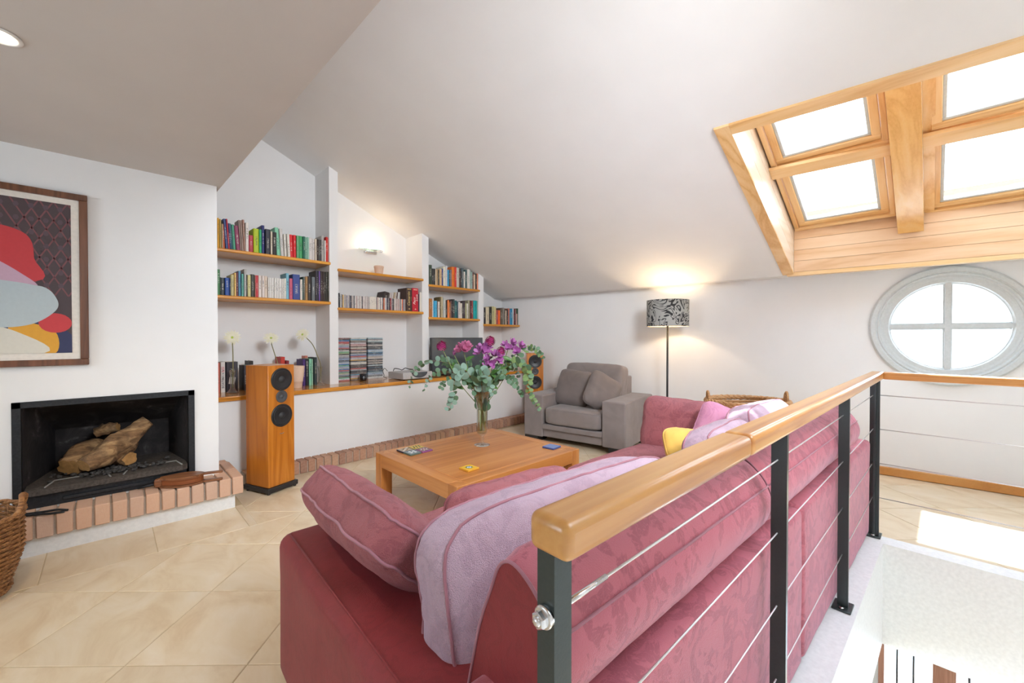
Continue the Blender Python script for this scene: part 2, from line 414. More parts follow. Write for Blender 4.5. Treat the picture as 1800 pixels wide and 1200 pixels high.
# ---------------- floor: grout slab with diagonal tiles as pieces
XC, YC_ = 3.32, .20                                                          # stairwell corner
fb = MB()
fb.prism([(-3.2, .46), (3.44, .315), (3.44, -2.2), (5.45, -2.2), (4.6, 5.0), (-3.2, 5.0)], -.10, -.0025)
floor = struct('floor', fb, M['grout'])
def clip(poly, a, b, c):
    """keep a*x+b*y<=c"""
    out = []
    for i in range(len(poly)):
        p, q = poly[i], poly[(i+1) % len(poly)]
        dp, dq = a*p[0]+b*p[1]-c, a*q[0]+b*q[1]-c
        if dp <= 0: out.append(p)
        if (dp < 0 < dq) or (dq < 0 < dp):
            t = dp/(dp-dq); out.append((p[0]+t*(q[0]-p[0]), p[1]+t*(q[1]-p[1])))
    return out
def floor_tile(poly):
    n = len(poly)
    if n < 3: return
    ar = abs(sum(poly[i][0]*poly[(i+1) % n][1]-poly[(i+1) % n][0]*poly[i][1] for i in range(n)))/2
    if ar < .004: return
    cx = sum(p[0] for p in poly)/n; cy = sum(p[1] for p in poly)/n
    def ins(d):
        out = []
        for x, y in poly:
            L = sqrt((x-cx)**2+(y-cy)**2)+1e-6; out.append((x+(cx-x)/L*d-cx, y+(cy-y)/L*d-cy))
        return out
    a, b, c = ins(.0025), ins(.0028), ins(.0065)
    vs = [(x, y, -.006) for x, y in a]+[(x, y, -.0015) for x, y in b]+[(x, y, 0) for x, y in c]
    fs = [[2*n+i for i in range(n)]]
    for r in range(2):
        for i in range(n):
            j = (i+1) % n; fs.append([r*n+i, r*n+j, (r+1)*n+j, (r+1)*n+i])
    m = MB(); m.add(vs, fs); m.build('tile', M['tile'], floor, (cx, cy, 0))
TS = .462; e1 = (.7236, -.690); e2 = (.690, .7236); T0 = (.017, 2.792)
BY, BX = 3.14, .335                                                          # straight border row along the hearth
for i in range(-9, 13):
    for j in range(-9, 10):
        q = [(T0[0]+TS*((i+a)*e1[0]+(j+b)*e2[0]), T0[1]+TS*((i+a)*e1[1]+(j+b)*e2[1])) for a, b in ((0,0),(1,0),(1,1),(0,1))]
        q = clip(q, -1, 0, 1.9); q = clip(q, 0, 1, 4.08); q = clip(q, mx_, my_, WT)
        q = clip(q, 0, -1, 1.9)
        if len(q) < 3: continue
        # two floor zones: left of the stairwell edge, and beyond its far edge
        zl = clip(clip(q, -.026, -1, -.365), 1, 0, 3.44)
        zr = clip(q, -1, 0, -3.44)
        for z in (zl, zr):
            if len(z) < 3: continue
            za = clip(z, 0, 1, BY); zb = clip(clip(z, 0, -1, -BY), -1, 0, -.70)
            for y in (za, zb):
                if len(y) >= 3: floor_tile(y)
for k in range(-4, 3):
    x0 = .194+.461*(k-1); floor_tile([(x0, BY), (min(x0+.461, .70), BY), (min(x0+.461, .70), 3.60), (x0, 3.60)])

# ---------------- stairwell: white kerb, shaft walls and the room below
kb = MB()
kb.prism([(-3.2, .40), (XC, YC_), (XC, -2.2), (3.44, -2.2), (3.44, .315), (-3.2, .56)], -.60, .006)
struct('trim_1', kb, M['white'])
lw = MB()
lw.prism([(-2.2, .315), (4.6, .315), (4.6, 4.5), (-2.2, 4.5)], -.6, -.105)
lw.prism([(3.445, -2.2), (5.2, -2.2), (5.2, .31), (3.445, .31)], -.6, -.105)
struct('ceiling_below', lw, M['wall'])
fl = MB(); fl.box((-3.2, -2.3, -2.75), (5.6, 4.5, -2.65)); struct('floor_below', fl, M['tile'])
lo = MB(); XW = 5.10
lo.box((XW, .33, -2.65), (XW+.2, 4.5, -.6)); lo.box((XW, -2.2, -2.65), (XW+.2, -1.0, -.6)); lo.box((XW, -1.0, -.95), (XW+.2, .33, -.6))
lo.box((3.3, .55, -2.65), (XW, .75, -.6))
struct('wall_below', lo, M['wall'])
w6 = thing('window_6', 'tall wooden glazed window with iron bars seen down the stairwell', None, (XW, 0, 0)); del w6['label']; w6['kind'] = 'structure'
f = MB()
for y0, y1 in ((.29, .33), (-.16, -.02), (-.53, -.45), (-1.0, -.94)): f.box((-.04, y0, -2.65), (.06, y1, -.95))
f.box((-.04, -.94, -1.05), (.06, .29, -.95)); f.build('window_frame', wood('reddish window wood', '8a5a44', 'a87660', 'b88870', 'Z'), w6)
for y0, y1 in ((-.02, .29), (-.45, -.16), (-.94, -.53)):
    p = MB(); p.box((.01, y0, -2.6), (.018, y1, -1.05)); p.build('pane', M['pane'], w6)
for y in (.21, .10, -.24, -.37, -.64, -.78):
    b = MB(); b.tube([(.12, y, -2.6), (.12, y, -1.02)], .008, 8); b.ico(.016, (.12, y, -1.60), 1); b.build('iron_bar', M['iron'], w6)

# ---------------- far wall with the round window
OX, OZ, OR = .62, 1.34, .505
wb = MB()
def wall_q(x0, x1, z0, z1): wb.box((x0, WT, z0), (x1, WT+.28, z1), BM)
wall_q(-5.3, OX-.6, -.1, ZF+.3); wall_q(OX+.6, 2.8, -.1, ZF+.3); wall_q(OX-.6, OX+.6, -.1, OZ-.6); 
wb.box((OX-.6, WT, 1.90), (OX+.6, WT+.28, 2.15), BM)
NS = 48
AN = sorted([2*pi*k/NS for k in range(NS)]+[math.atan2(.56, .6), pi-math.atan2(.56, .6), pi+pi/4+1e-4, 2*pi-pi/4-1e-4])
for k in range(len(AN)):
    a0, a1 = AN[k], AN[(k+1) % len(AN)]
    def edge(a):
        c, s_ = cos(a), sin(a); L = min(.6/max(abs(c), 1e-6), (.56 if s_ > 0 else .6)/max(abs(s_), 1e-6)); return (OX+c*L, OZ+s_*L)
    i0, i1 = (OX+.42*cos(a0), OZ+.42*sin(a0)), (OX+.42*cos(a1), OZ+.42*sin(a1)); o0, o1 = edge(a0), edge(a1)
    vs = [BM @ Vector((p[0], y, p[1])) for y in (WT, WT+.28) for p in (i0, o0, o1, i1)]
    wb.add(vs, [(0,1,2,3), (7,6,5,4), (0,3,7,4)])
struct('wall_back', wb, M['wall'])
w5 = thing('window_5', None, None, BM @ Vector((OX, WT, OZ)), BA); w5['kind'] = 'structure'
def ring(prof, seg=64):
    """prof: (radius, depth) loop swept round the window axis (local y)"""
    m = MB(); n = len(prof); vs = []; fs = []
    for k in range(seg):
        a = 2*pi*k/seg
        for r, d in prof: vs.append((r*cos(a), d, r*sin(a)))
    for k in range(seg):
        k2 = (k+1) % seg
        for i in range(n):
            j = (i+1) % n; fs.append((k*n+i, k*n+j, k2*n+j, k2*n+i))
    m.add(vs, fs, None, 0, False); return m
ring([(.505, 0), (.505, -.018), (.492, -.030), (.462, -.030), (.452, -.020), (.445, -.026), (.438, -.026), (.43, -.012), (.415, -.012), (.415, 0)]).build('window_surround', M['frame_white'], w5)
ring([(.425, -.008), (.415, .03), (.415, .05), (.362, .05), (.362, .012), (.372, -.002), (.40, -.002)]).build('window_frame', M['frame_white'], w5)
ring([(.366, .012), (.366, .06), (.350, .06), (.350, .03), (.358, .012)]).build('sash', M['frame_white'], w5)
b = MB(); b.box((-.018, .004, -.365), (.018, .05, .365)); b.box((-.028, .022, -.362), (.028, .045, .362)); b.build('glazing_bar', M['frame_white'], w5)
b = MB(); b.box((-.365, .005, -.018), (.365, .05, .018)); b.box((-.362, .023, -.028), (.362, .045, .028)); b.build('glazing_bar', M['frame_white'], w5)
for sx in (1, -1):
    for sz in (1, -1):
        pts = [(sx*.015, .036, sz*.015)]+[(sx*.36*cos(a), .036, sz*.36*sin(a)) for a in [pi/2*k/12 for k in range(13)]]
        m = MB(); m.add(pts, [list(range(len(pts)))]); m.build('pane', M['pane'], w5)
# baseboard of the far wall
bb = MB(); bb.rbox((-4.2, WT-.022, .003), (2.2, WT-.001, .078), .006, 2, BM); bo = struct('baseboard_right', bb, M['skirt'])

# ---------------- shelf wall: parapet below the counter, recessed bays, pillars
BD, PD = .72, .36
wl = MB()
wl.box((.55, .12, -.1), (4.63, .34, .712), WM)
wl.box((.55, .34, -.1), (4.8, .9, .70), WM)
wl.box((.55, BD, .70), (4.9, BD+.2, 3.8), WM)
PIL = ((1.659, 1.750), (2.800, 2.897), (3.742, 3.835))
for a, b in PIL:
    P8 = []
    for top in (0, 1):
        for (uu, dd) in ((a, PD), (b, PD), (b, BD+.01), (a, BD+.01)):
            p = WM @ Vector((uu, dd, .7525)); 
            if top: p.z = ceil_z(p.x, p.y)+.03
            P8.append(p)
    wl.hexa(P8)
struct('wall_left', wl, M['wall'])
# brick skirting along the parapet
bs = MB(); bs.box((.80, .012, 0), (4.50, .12, .100), WM); base_l = struct('baseboard_left', bs, M['mortar'])
rnd = random.Random(5)
def brick_mesh(w, d, h, seed, r=.004):
    m = MB(); m.rbox((-w/2, 0, 0), (w/2, d, h), r, 1, None, 0, False)
    rr = random.Random(seed)
    for v in m.v: v += Vector((rr.uniform(-.001, .001), rr.uniform(-.0012, .0012), rr.uniform(-.001, .001)))
    mo = bpy.data.meshes.new('brick'); mo.from_pydata([tuple(v) for v in m.v], [], m.f); return mo
bmeshes = [brick_mesh(.062, .12, .110, k) for k in range(5)]
hmeshes = [brick_mesh(.066, .235, .123, 20+k) for k in range(5)]
for me in bmeshes: me.materials.append(M['brick'])
for me in hmeshes: me.materials.append(M['hbrick'])
uu = .84
while uu < 4.48:
    p = WM @ Vector((uu, .001+rnd.uniform(-.003, .003), 0.002))
    o = link_mesh('brick', rnd.choice(bmeshes), base_l, p, (0, 0, TH+rnd.uniform(-.015, .015))); uu += .0715

# ---------------- ceilings
cl = MB()
def slab(t0, t1, Y0, Y1, th=.10, a=0.0, b=None):
    b = th if b is None else b
    cl.hexa([SK(t0,Y0,a), SK(t1,Y0,a), SK(t1,Y1,a), SK(t0,Y1,a), SK(t0,Y0,b), SK(t1,Y0,b), SK(t1,Y1,b), SK(t0,Y1,b)])
TE = (3.91-ZF)/.425
SY0, SY1, ST0, ST1 = -1.14, 1.0, 3.0, TE
slab(.3, TE, SY1, 5.4); slab(.3, ST0, -.35, SY1); slab(.3, .55, -2.3, -.35); slab(2.15, ST0, -2.3, -.35); slab(.55, 2.15, -2.3, -2.0); slab(ST0, TE, -2.3, SY0)  # leaves an unseen second roof opening, added to let in more daylight
p8 = []
for z in (ZF, ZF+.1):
    for t, s_ in ((TE, -2.6), (WT+.02, -2.6), (WT+.02, 5.4), (TE, 5.4)):
        p8.append(Vector((mx_*t-my_*s_, my_*t+mx_*s_, z)))
cl.hexa(p8)
struct('ceiling', cl, M['ceil'])
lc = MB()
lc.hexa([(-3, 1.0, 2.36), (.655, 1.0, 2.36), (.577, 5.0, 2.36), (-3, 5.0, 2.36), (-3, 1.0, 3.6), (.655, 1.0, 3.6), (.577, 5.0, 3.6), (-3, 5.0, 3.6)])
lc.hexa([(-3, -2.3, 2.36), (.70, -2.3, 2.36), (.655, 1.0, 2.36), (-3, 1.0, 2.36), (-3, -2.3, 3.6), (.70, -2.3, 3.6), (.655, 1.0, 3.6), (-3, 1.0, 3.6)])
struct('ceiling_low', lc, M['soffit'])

# ---------------- unseen sides of the room: a closed right side, an unseen window opening added behind the camera for more light
rw = MB(); rw.box((-3.4, -2.5, -2.75), (1.0, -2.3, 3.9)); rw.box((4.7, -2.5, -2.75), (5.6, -2.3, 3.9)); rw.box((1.0, -2.5, -2.75), (4.7, -2.3, 3.9)); struct('wall_right', rw, M['wall'])
fw2 = MB()
fw2.box((-3.4, 3.9, -2.75), (-3.2, 5.2, 3.9)); fw2.box((-3.4, -2.3, 2.30), (-3.2, 3.9, 3.9)); fw2.box((-3.4, -2.3, -2.75), (-3.2, 1.2, 2.3)); fw2.box((-3.4, 1.2, -2.75), (-3.2, 3.9, 1.0)); fw2.box((-3.4, 2.6, 1.0), (-3.2, 3.9, 2.3))
struct('wall_front', fw2, M['wall'])
cl2 = MB(); cl2.box((-3.2, -2.3, 2.36), (.7, 1.0, 2.5))

# ---------------- chimney breast with the firebox opening
CY = 3.71
cb = MB(); CX = .577
cb.box((-3.0, CY, 0), (-.407, 4.9, 2.37)); cb.box((.436, CY, 0), (CX, 4.9, 2.37)); cb.box((-.407, CY, .869), (.436, 4.9, 2.37))
cb.box((-.407, CY, 0), (.436, 4.9, .232)); cb.box((-.407, 4.45, .232), (.436, 4.9, .869))
struct('wall_chimney', cb, M['wall'])

# ---------------- skylight shaft: boards, trims, rafter, roof windows
GO = .40                                                                     # roof windows lie this far above the ceiling
sk = MB()
def skbox(mb, t0, t1, Y0, Y1, a, b, mi=0):
    mb.hexa([SK(t0,Y0,a), SK(t1,Y0,a), SK(t1,Y1,a), SK(t0,Y1,a), SK(t0,Y0,b), SK(t1,Y0,b), SK(t1,Y1,b), SK(t0,Y1,b)], mi)
shaft = thing('trim_2', None, None, SK(3.9, 0, .2)); shaft['kind'] = 'structure'
inv = Matrix.Translation(-shaft.location)
def skpart(name, t0, t1, Y0, Y1, a, b, mat):
    m = MB(); skbox(m, t0, t1, Y0, Y1, a, b)
    m.v = [inv @ v for v in m.v]; return m.build(name, mat, shaft)
# left reveal: three boards along the slope
for k in range(3):
    a0 = .002+k*.152; skpart('plank', 3.04, 4.83, .945, .972, a0, a0+.149, M['plankX'])
for k in range(3):
    a0 = .002+k*.152; skpart('plank', 3.04, 4.83, -1.11, -1.085, a0, a0+.149, M['plankX'])
# bottom reveal: four upright boards
def SV(t, Y, z): return Vector(((t-my_*Y)/mx_, Y, z))
for k in range(4):
    z0 = ZF+.025+k*.104; z1 = z0+.1015
    m = MB(); ta, tb = TE-.045, TE-.02
    m.hexa([inv @ SV(*p) for p in ((ta,-1.08,z0),(tb,-1.08,z0),(tb,.944,z0),(ta,.944,z0),(ta,-1.08,z1),(tb,-1.08,z1),(tb,.944,z1),(ta,.944,z1))])
    m.build('plank', M['plank'], shaft)
skpart('plank', 3.03, 3.05, -1.08, .944, .0, .46, M['plank'])
# trims flush with the ceiling
skpart('trim_board', 2.985, TE-.035, .946, 1.035, -.014, .004, M['sky'])
skpart('trim_board', 2.985, 3.06, -1.14, .945, -.014, .004, M['skyY'])
m = MB(); ta, tb = TE-.05, TE+.02
m.hexa([inv @ SV(*p) for p in ((ta,-1.14,ZF-.012),(tb,-1.14,ZF-.012),(tb,1.0,ZF-.012),(ta,1.0,ZF-.012),(ta,-1.14,ZF+.022),(tb,-1.14,ZF+.022),(tb,1.0,ZF+.022),(ta,1.0,ZF+.022))])
m.build('trim_board', M['skyY'], shaft)
skpart('rafter', 3.06, 4.775, .06, .215, .24, .52, wood('amber rafter pine', 'dc9c48', 'f0ba6c', 'f4c884', 'X', 1, .3, .5, knots=False, ring=2.5))
# roof around the glass
rf = MB()
for t0, t1, Y0, Y1 in ((.2, 3.12, -.35, 5.4), (2.15, 3.12, -2.3, -.35), (.2, .55, -2.3, -.35), (3.12, 5.35, .93, 5.4), (3.12, 5.35, -2.3, -1.06), (4.795, 5.35, -1.06, .93), (3.12, 4.795, .06, .215)):
    skbox(rf, t0, t1, Y0, Y1, .47, .56)
struct('trim_3', rf, plain('roof underlay', (.35,.27,.2), .9))
def roof_window(n, t0, t1, Y0, Y1, tilt=0.0):
    c = SK((t0+t1)/2, (Y0+Y1)/2, GO)
    e = thing('window_%d' % n, None, None, c); e['kind'] = 'structure'
    sl = math.atan(.425)
    e.rotation_euler = (0, sl, 0)
    L = (t1-t0)/cos(sl); Wd = Y1-Y0
    def bars(name, hx, hy, w, z0, z1, mat, tl=0):
        Mt = Matrix.Rotation(tl, 4, 'Y')
        for lo_, hi_ in (((-hx, -hy, z0), (-hx+w, hy, z1)), ((hx-w, -hy, z0), (hx, hy, z1)), ((-hx+w, -hy, z0), (hx-w, -hy+w, z1)), ((-hx+w, hy-w, z0), (hx-w, hy, z1))):
            m = MB(); m.rbox(lo_, hi_, .004, 1, Mt, 0, False)
            along = 'X' if (hi_[0]-lo_[0]) > (hi_[1]-lo_[1]) else 'Y'
            m.build(name, mat if not isinstance(mat, tuple) else mat[0 if along == 'X' else 1], e)
    bars('window_frame', L/2, Wd/2, .034, -.02, .12, (M['sky'], M['skyY']))
    bars('sash', L/2-.038, Wd/2-.038, .052, .0, .06, (M['sky'], M['skyY']), tilt)
    bars('glazing_seal', L/2-.088, Wd/2-.088, .022, .012, .05, M['frame_white'], tilt)
    p = MB(); p.box((-L/2+.10, -Wd/2+.10, .03), (L/2-.10, Wd/2-.10, .036), Matrix.Rotation(tilt, 4, 'Y')); p.build('pane', M['pane'], e)
roof_window(1, 3.16, 3.965, .225, .935)
roof_window(2, 3.99, 4.775, .225, .935)
roof_window(3, 3.10, 3.93, -1.05, .059, R(4))
roof_window(4, 3.965, 4.775, -1.05, .059)
for Y0, Y1 in ((.216, .944), (-1.08, .059)): skpart('transom', 3.925, 4.03, Y0, Y1, .355, .378, M['skyY'])
skpart('rafter_cheek', 3.06, 4.79, .0, .0595, .40, .47, M['sky'])

# ---------------- land outside, far below the windows; haze and glare put into its pale colours
ld = MB(); random.seed(3)
N = 40; vs = []; fs = []
for i in range(N+1):
    for j in range(N+1):
        x = 8+i*3.2; y = -64+j*3.2
        vs.append((x, y, -5.2+1.4*noise.noise(Vector((x*.05, y*.05, 1)))+(max(0, x-60)*.06)))
for i in range(N):
    for j in range(N): fs.append((i*(N+1)+j, (i+1)*(N+1)+j, (i+1)*(N+1)+j+1, i*(N+1)+j+1))
ld.add(vs, fs, None, 0, True); struct('ground_outside', ld, plain('haze pale ground', (.62,.63,.62), .95, var=.12, bscale=.25))
hb = MB()
for k in range(60):
    x = random.uniform(22, 80); y = random.uniform(-32, 26); r = random.uniform(.8, 2.4)
    hb.ico(r, (x, y, -5.2+r*.4), 1, None, 0, (1.4, 1.4, .8), .35, k)
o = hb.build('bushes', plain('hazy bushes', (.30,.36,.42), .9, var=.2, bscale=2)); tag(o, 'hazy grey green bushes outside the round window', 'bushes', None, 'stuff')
# ================================================================ fireplace and hearth
hs = MB(); hs.box((-1.6, 3.575, 0), (.652, 4.08, .112)); hs.box((-1.6, 3.535, .112), (.69, 4.08, .222))
hearth = struct('hearth', hs, [M['white']])
hearth.data.materials.append(M['mortar'])
for p in hearth.data.polygons:
    if p.center.z > .113: p.material_index = 1
x = .66; rnd = random.Random(8)
while x > -1.2:
    link_mesh('brick', rnd.choice(hmeshes), hearth, (x, 3.515+rnd.uniform(-.003, .003), .112), (0, 0, rnd.uniform(-.02, .02))); 
    if x > .56: link_mesh('brick', rnd.choice(hmeshes), hearth, (x, 3.765, .112), (0, 0, rnd.uniform(-.02, .02)))
    x -= .0775
link_mesh('brick', hmeshes[1], hearth, (.625, 4.005, .112), (0, 0, 0), (1.6, .35, 1))

fp = thing('fireplace', 'black sooty steel firebox set into the white chimney breast above the brick hearth', 'fireplace', (0, CY, .232))
x0, x1, zt = -.407, .436, .637
f = MB()
f.box((x0+.002, -.012, .003), (x0+.036, .05, zt)); f.box((x1-.036, -.012, .003), (x1-.002, .05, zt)); f.box((x0+.002, -.012, zt-.035), (x1-.002, .05, zt-.002))
f.build('frame', M['iron'], fp)
f = MB(); bk = .50; bl_, br_ = -.27, .33
def quad(mb, a, b, c, d, mi=0): mb.add([a, b, c, d], [(0, 1, 2, 3)], None, mi)
quad(f, (x0+.036,.05,.0),(bl_,bk,.0),(bl_,bk,zt-.02),(x0+.036,.05,zt-.02)); f.build('side_plate', M['soot'], fp)
f = MB(); quad(f, (x1-.036,.05,.0),(x1-.036,.05,zt-.02),(br_,bk,zt-.02),(br_,bk,.0)); f.build('side_plate', M['soot'], fp)
f = MB(); f.box((bl_, bk, 0), (br_, bk+.01, .38)); f.hexa([(bl_,bk,.38),(br_,bk,.38),(br_,bk+.01,.38),(bl_,bk+.01,.38),(x0+.03,.14,zt),(x1-.03,.14,zt),(x1-.03,.16,zt),(x0+.03,.16,zt)]); f.build('back_plate', M['soot'], fp)
f = MB(); f.box((x0+.036, .05, zt-.022), (x1-.036, .6, zt-.012)); f.build('hood', M['soot'], fp)
f = MB(); f.prism([(x0+.045,-.015),(x0+.075,-.045),(x1-.075,-.045),(x1-.045,-.015),(x1-.045,.10),(br_,bk),(bl_,bk),(x0+.045,.10)], .085, .118); f.build('ash_shelf', M['ash'], fp)
f = MB(); f.box((x0+.05, -.01, .004), (x1-.05, .02, .085)); f.build('vent_panel', M['iron'], fp)
f = MB(); f.rbox((-.21, -.022, .026), (.26, -.008, .05), .004, 1); f.build('vent_slider', M['iron'], fp)
for a, b in ((-.28, -.02), (.06, .34)):
    f = MB(); f.tube([(a, -.02, .121), (a+.03, .12, .121), (b, .12, .121), (b+.02, -.02, .121)], .005, 6); f.build('grate_rod', plain('grey iron rod', (.3,.29,.27), .6, .5), fp)
def log(pts, rad, name='log', label='', seed=0):
    rr = random.Random(seed); m = MB(); P = bez(pts, 8); n = len(P); seg = 14
    c0 = P[n//2].copy(); vs = []; fs = []
    prev = None
    for i, p in enumerate(P):
        t = (P[min(i+1, n-1)]-P[max(i-1, 0)]).normalized(); e1_ = t.cross(Vector((0,1,.2))).normalized(); e2_ = t.cross(e1_)
        fr = i/(n-1)*(len(rad)-1); k = min(int(fr), len(rad)-2); r = rad[k]+(rad[k+1]-rad[k])*(fr-k)
        for s_ in range(seg):
            a = 2*pi*s_/seg; q = r*(.92+.30*noise.noise(Vector((cos(a)*1.5, sin(a)*1.5, i*.16+seed*5)))+.06*sin(5*a+seed))
            q += .012*noise.noise(Vector((cos(a)*4, sin(a)*4, i*.5+seed*3)))
            if cos(a+seed) > .35: q *= .72
            vs.append(p+(e1_*cos(a)+e2_*sin(a))*q-c0)
    for i in range(n-1):
        for s_ in range(seg): fs.append((i*seg+s_, i*seg+(s_+1) % seg, (i+1)*seg+(s_+1) % seg, (i+1)*seg+s_))
    m.add(vs, fs, None, 0, True)
    m.add(vs[:seg], [list(range(seg))], None, 1); m.add(vs[-seg:], [list(range(seg))[::-1]], None, 1)
    o = m.build(name, [M['bark'], plain('cut log end', 'a87c48', .9, bump=.2, var=.3, bscale=40)], None, c0); tag(o, label, 'log'); return o
gz = .352
log([(-.13, 3.80, gz+.075), (-.02, 3.88, gz+.13), (.08, 3.93, gz+.20), (.19, 3.97, gz+.29)], [.055, .10, .105, .075, .05], label='largest split log lying diagonally across the top in the firebox', seed=1)
log([(-.20, 3.88, gz+.055), (-.14, 3.96, gz+.09), (-.06, 4.06, gz+.13)], [.075, .095, .08], label='thick log with pale cut end at the left of the fire pile', seed=2)
log([(.0, 4.00, gz+.06), (.06, 3.90, gz+.055), (.10, 3.83, gz+.06)], [.05, .055, .05], label='short log with round sawn end under the largest log', seed=3)
log([(-.07, 4.02, gz+.23), (-.01, 4.0, gz+.255), (.04, 3.98, gz+.265)], [.035, .05, .035], label='small gnarled branch piece at the back on top of the logs', seed=4)
ch = MB(); rr = random.Random(4)
for k in range(130):
    a = rr.gauss(.0, .13); b = rr.gauss(3.84, .06)
    if b < 3.74: b = 3.74+rr.random()*.05
    ch.ico(rr.uniform(.007, .018), (max(-.27, min(.3, a)), b, gz+rr.uniform(.004, .02)), 1, None, 0, (1, 1, .7), .5, k)
tag(ch.build('charcoal', M['charcoal']), 'grey and black charcoal lumps scattered round the logs', 'charcoal', None, 'stuff')

# bellows on the hearth edge
bw = thing('bellows', 'brown wooden fire bellows with leather sides lying on the brick hearth', 'bellows', (.355, 3.59, .237), R(-18)); bw.scale = (.92, .92, .95)
def paddle(z0, z1, hz):
    m = MB(); prof = []
    for k in range(33):
        t = k/32; xx = -.135+.27*t; w = .085*sin(pi*min(1, t*.93+.07))**.62*(.65+.5*t if t < .75 else 1.02-(t-.75)*.4); prof.append((xx, w))
    poly = [(a, -w) for a, w in prof]+[(a, w) for a, w in reversed(prof)]
    m.prism(poly, z0, z1); m.prism([(.125, -.016), (.24, -.014), (.245, 0), (.24, .014), (.125, .016)], hz, hz+z1-z0); return m
paddle(.002, .016, .002).build('lower_board', M['bellow'], bw)
paddle(.056, .07, .056).build('upper_board', M['bellow'], bw)
m = MB()
for k in range(3): 
    z = .018+k*.013; s_ = (.93, .99, .93)[k]
    poly = [(-.125+.25*t/24, s_*.082*sin(pi*min(1, t/24*.93+.07))**.62*(.65+.5*t/24)) for t in range(25)]
    m.prism([(a, -b) for a, b in poly]+[(a, b) for a, b in reversed(poly)], z, z+.012)
m.build('leather_side', M['leather'], bw)
m = MB(); m.rbox((-.165, -.028, .006), (-.115, .028, .064), .012, 2); m.build('nozzle_block', M['bellow'], bw)
m = MB(); m.tube([(-.16, 0, .03), (-.26, 0, .012)], [.012, .006], 10); m.build('nozzle', M['iron'], bw)
# fire tongs
tg = thing('fire_tongs', 'black iron fire tongs lying on the left end of the hearth', 'tongs', (-.30, 3.55, .243), R(-28))
for s_ in (1, -1):
    m = MB(); m.tube(bez([(-.16, s_*.010, 0), (0, s_*.016, .004), (.07, s_*.028, .006), (.13, s_*.012, .004)], 6), .0065, 6); m.build('jaw', M['iron'], tg)
m = MB(); m.tube([(-.3, 0, 0), (-.15, 0, 0)], .009, 8); m.build('handle', M['iron'], tg)

# wicker log basket on the left
def woven(mb, rf, z0, z1, rows, strand, seg=64, wob=.006, ribs=28, mi=0):
    for k in range(rows):
        z = z0+(z1-z0)*(k+.5)/rows; r = rf(z); pts = []
        for i in range(seg):
            a = 2*pi*i/seg; w = wob*sin(a*ribs/2+pi*(k % 2)); pts.append(((r+w)*cos(a), (r+w)*sin(a), z+.003*noise.noise(Vector((a*3, k, 0)))))
        mb.tube(pts, strand, 5, None, mi, True)
bk_ = thing('log_basket', 'round brown wicker log basket with hoop handle beside the hearth', 'basket', (-.60, 3.20, 0))
rf_ = lambda z: .225+.055*min(1, z/.2)+.0*z
m = MB(); woven(m, rf_, .03, .37, 30, .0075); m.build('woven_side', M['wicker'], bk_)
m = MB()
for i in range(28):
    a = 2*pi*i/28; m.tube([((rf_(z)-.003)*cos(a), (rf_(z)-.003)*sin(a), z) for z in (.01, .1, .2, .3, .39)], .005, 5)
m.build('upright_stakes', M['wicker'], bk_)
for z, r, q in ((.385, .285, .014), (.02, .235, .016)):
    m = MB()
    for s_ in (0, pi): m.tube([((r+.006*cos(a*14+s_))*cos(a), (r+.006*cos(a*14+s_))*sin(a), z+.006*sin(a*14+s_)) for a in [2*pi*i/84 for i in range(84)]], q*.62, 6, None, 0, True)
    m.build('rim' if z > .1 else 'base_ring', M['wicker'], bk_)
m = MB(); m.lathe([(.001, .012), (.22, .012), (.225, .03)], 28); m.build('bottom', M['wicker'], bk_)
m = MB(); m.tube(bez([(.27, -.10, .37), (.285, -.07, .43), (.28, .0, .455), (.285, .07, .43), (.27, .10, .37)], 8), .011, 8); m.build('handle', M['wicker'], bk_)
for k, (a, b, z, t, w_) in enumerate(((.05, .05, .30, .4, 'topmost in the wicker basket beside the hearth'), (-.08, .02, .27, 1.2, 'in the wicker basket, on the side away from the hearth'), (.02, -.10, .26, 2.3, 'lowest in the wicker basket beside the hearth'))):
    m = MB(); c = Vector((cos(t), sin(t), .12)); m.tube([Vector((a, b, z))-c*.15, Vector((a, b, z))+c*.15], [.03, .035], 9)
    o = m.build('firewood', M['bark'], None, (-.60, 3.20, 0)); tag(o, 'split firewood piece '+w_, 'log', 'firewood in the basket')

# ================================================================ picture
pc = thing('framed_picture', 'large framed abstract print with red and pale shapes on the chimney breast', 'picture', (-.50, CY-.002, 1.077))
X1, X0, ZH = .410, -.410, 1.048
fw_ = .037
for lo_, hi_ in (((X0, -.03, 0), (X1, 0, fw_)), ((X0, -.03, ZH-fw_), (X1, 0, ZH)), ((X0, -.03, fw_), (X0+fw_, 0, ZH-fw_)), ((X1-fw_, -.03, fw_), (X1, 0, ZH-fw_))):
    m = MB(); m.rbox(lo_, hi_, .003, 1); m.build('frame_bar', M['darkwood'], pc)
m = MB(); m.box((X0+fw_, -.012, fw_), (X1-fw_, -.004, ZH-fw_)); m.build('mount', M['card'], pc)
PX0, PX1, PZ0, PZ1 = X0+.072, X1-.072, .076, ZH-.072
pr = MB(); cols = [paint('4a3c40'), paint('c63a40'), paint('c4c6d2'), paint('b8c4c8'), paint('2c3258'), paint('d8d4c8'), paint('dca030'), paint('7a4a4e'), paint('c8a4b8'), paint('5a4850')]
def smooth(pts, n=6):
    P_ = [Vector((a, b, 0)) for a, b in pts]; N_ = len(P_); out = []
    for i in range(N_):
        a, b, c, d = P_[i-1], P_[i], P_[(i+1) % N_], P_[(i+2) % N_]
        for k in range(n):
            t = k/n; v = .5*((2*b)+(c-a)*t+(2*a-5*b+4*c-d)*t*t+(3*b-a-3*c+d)*t**3); out.append((min(1, max(0, v.x)), min(1, max(0, v.y))))
    return out
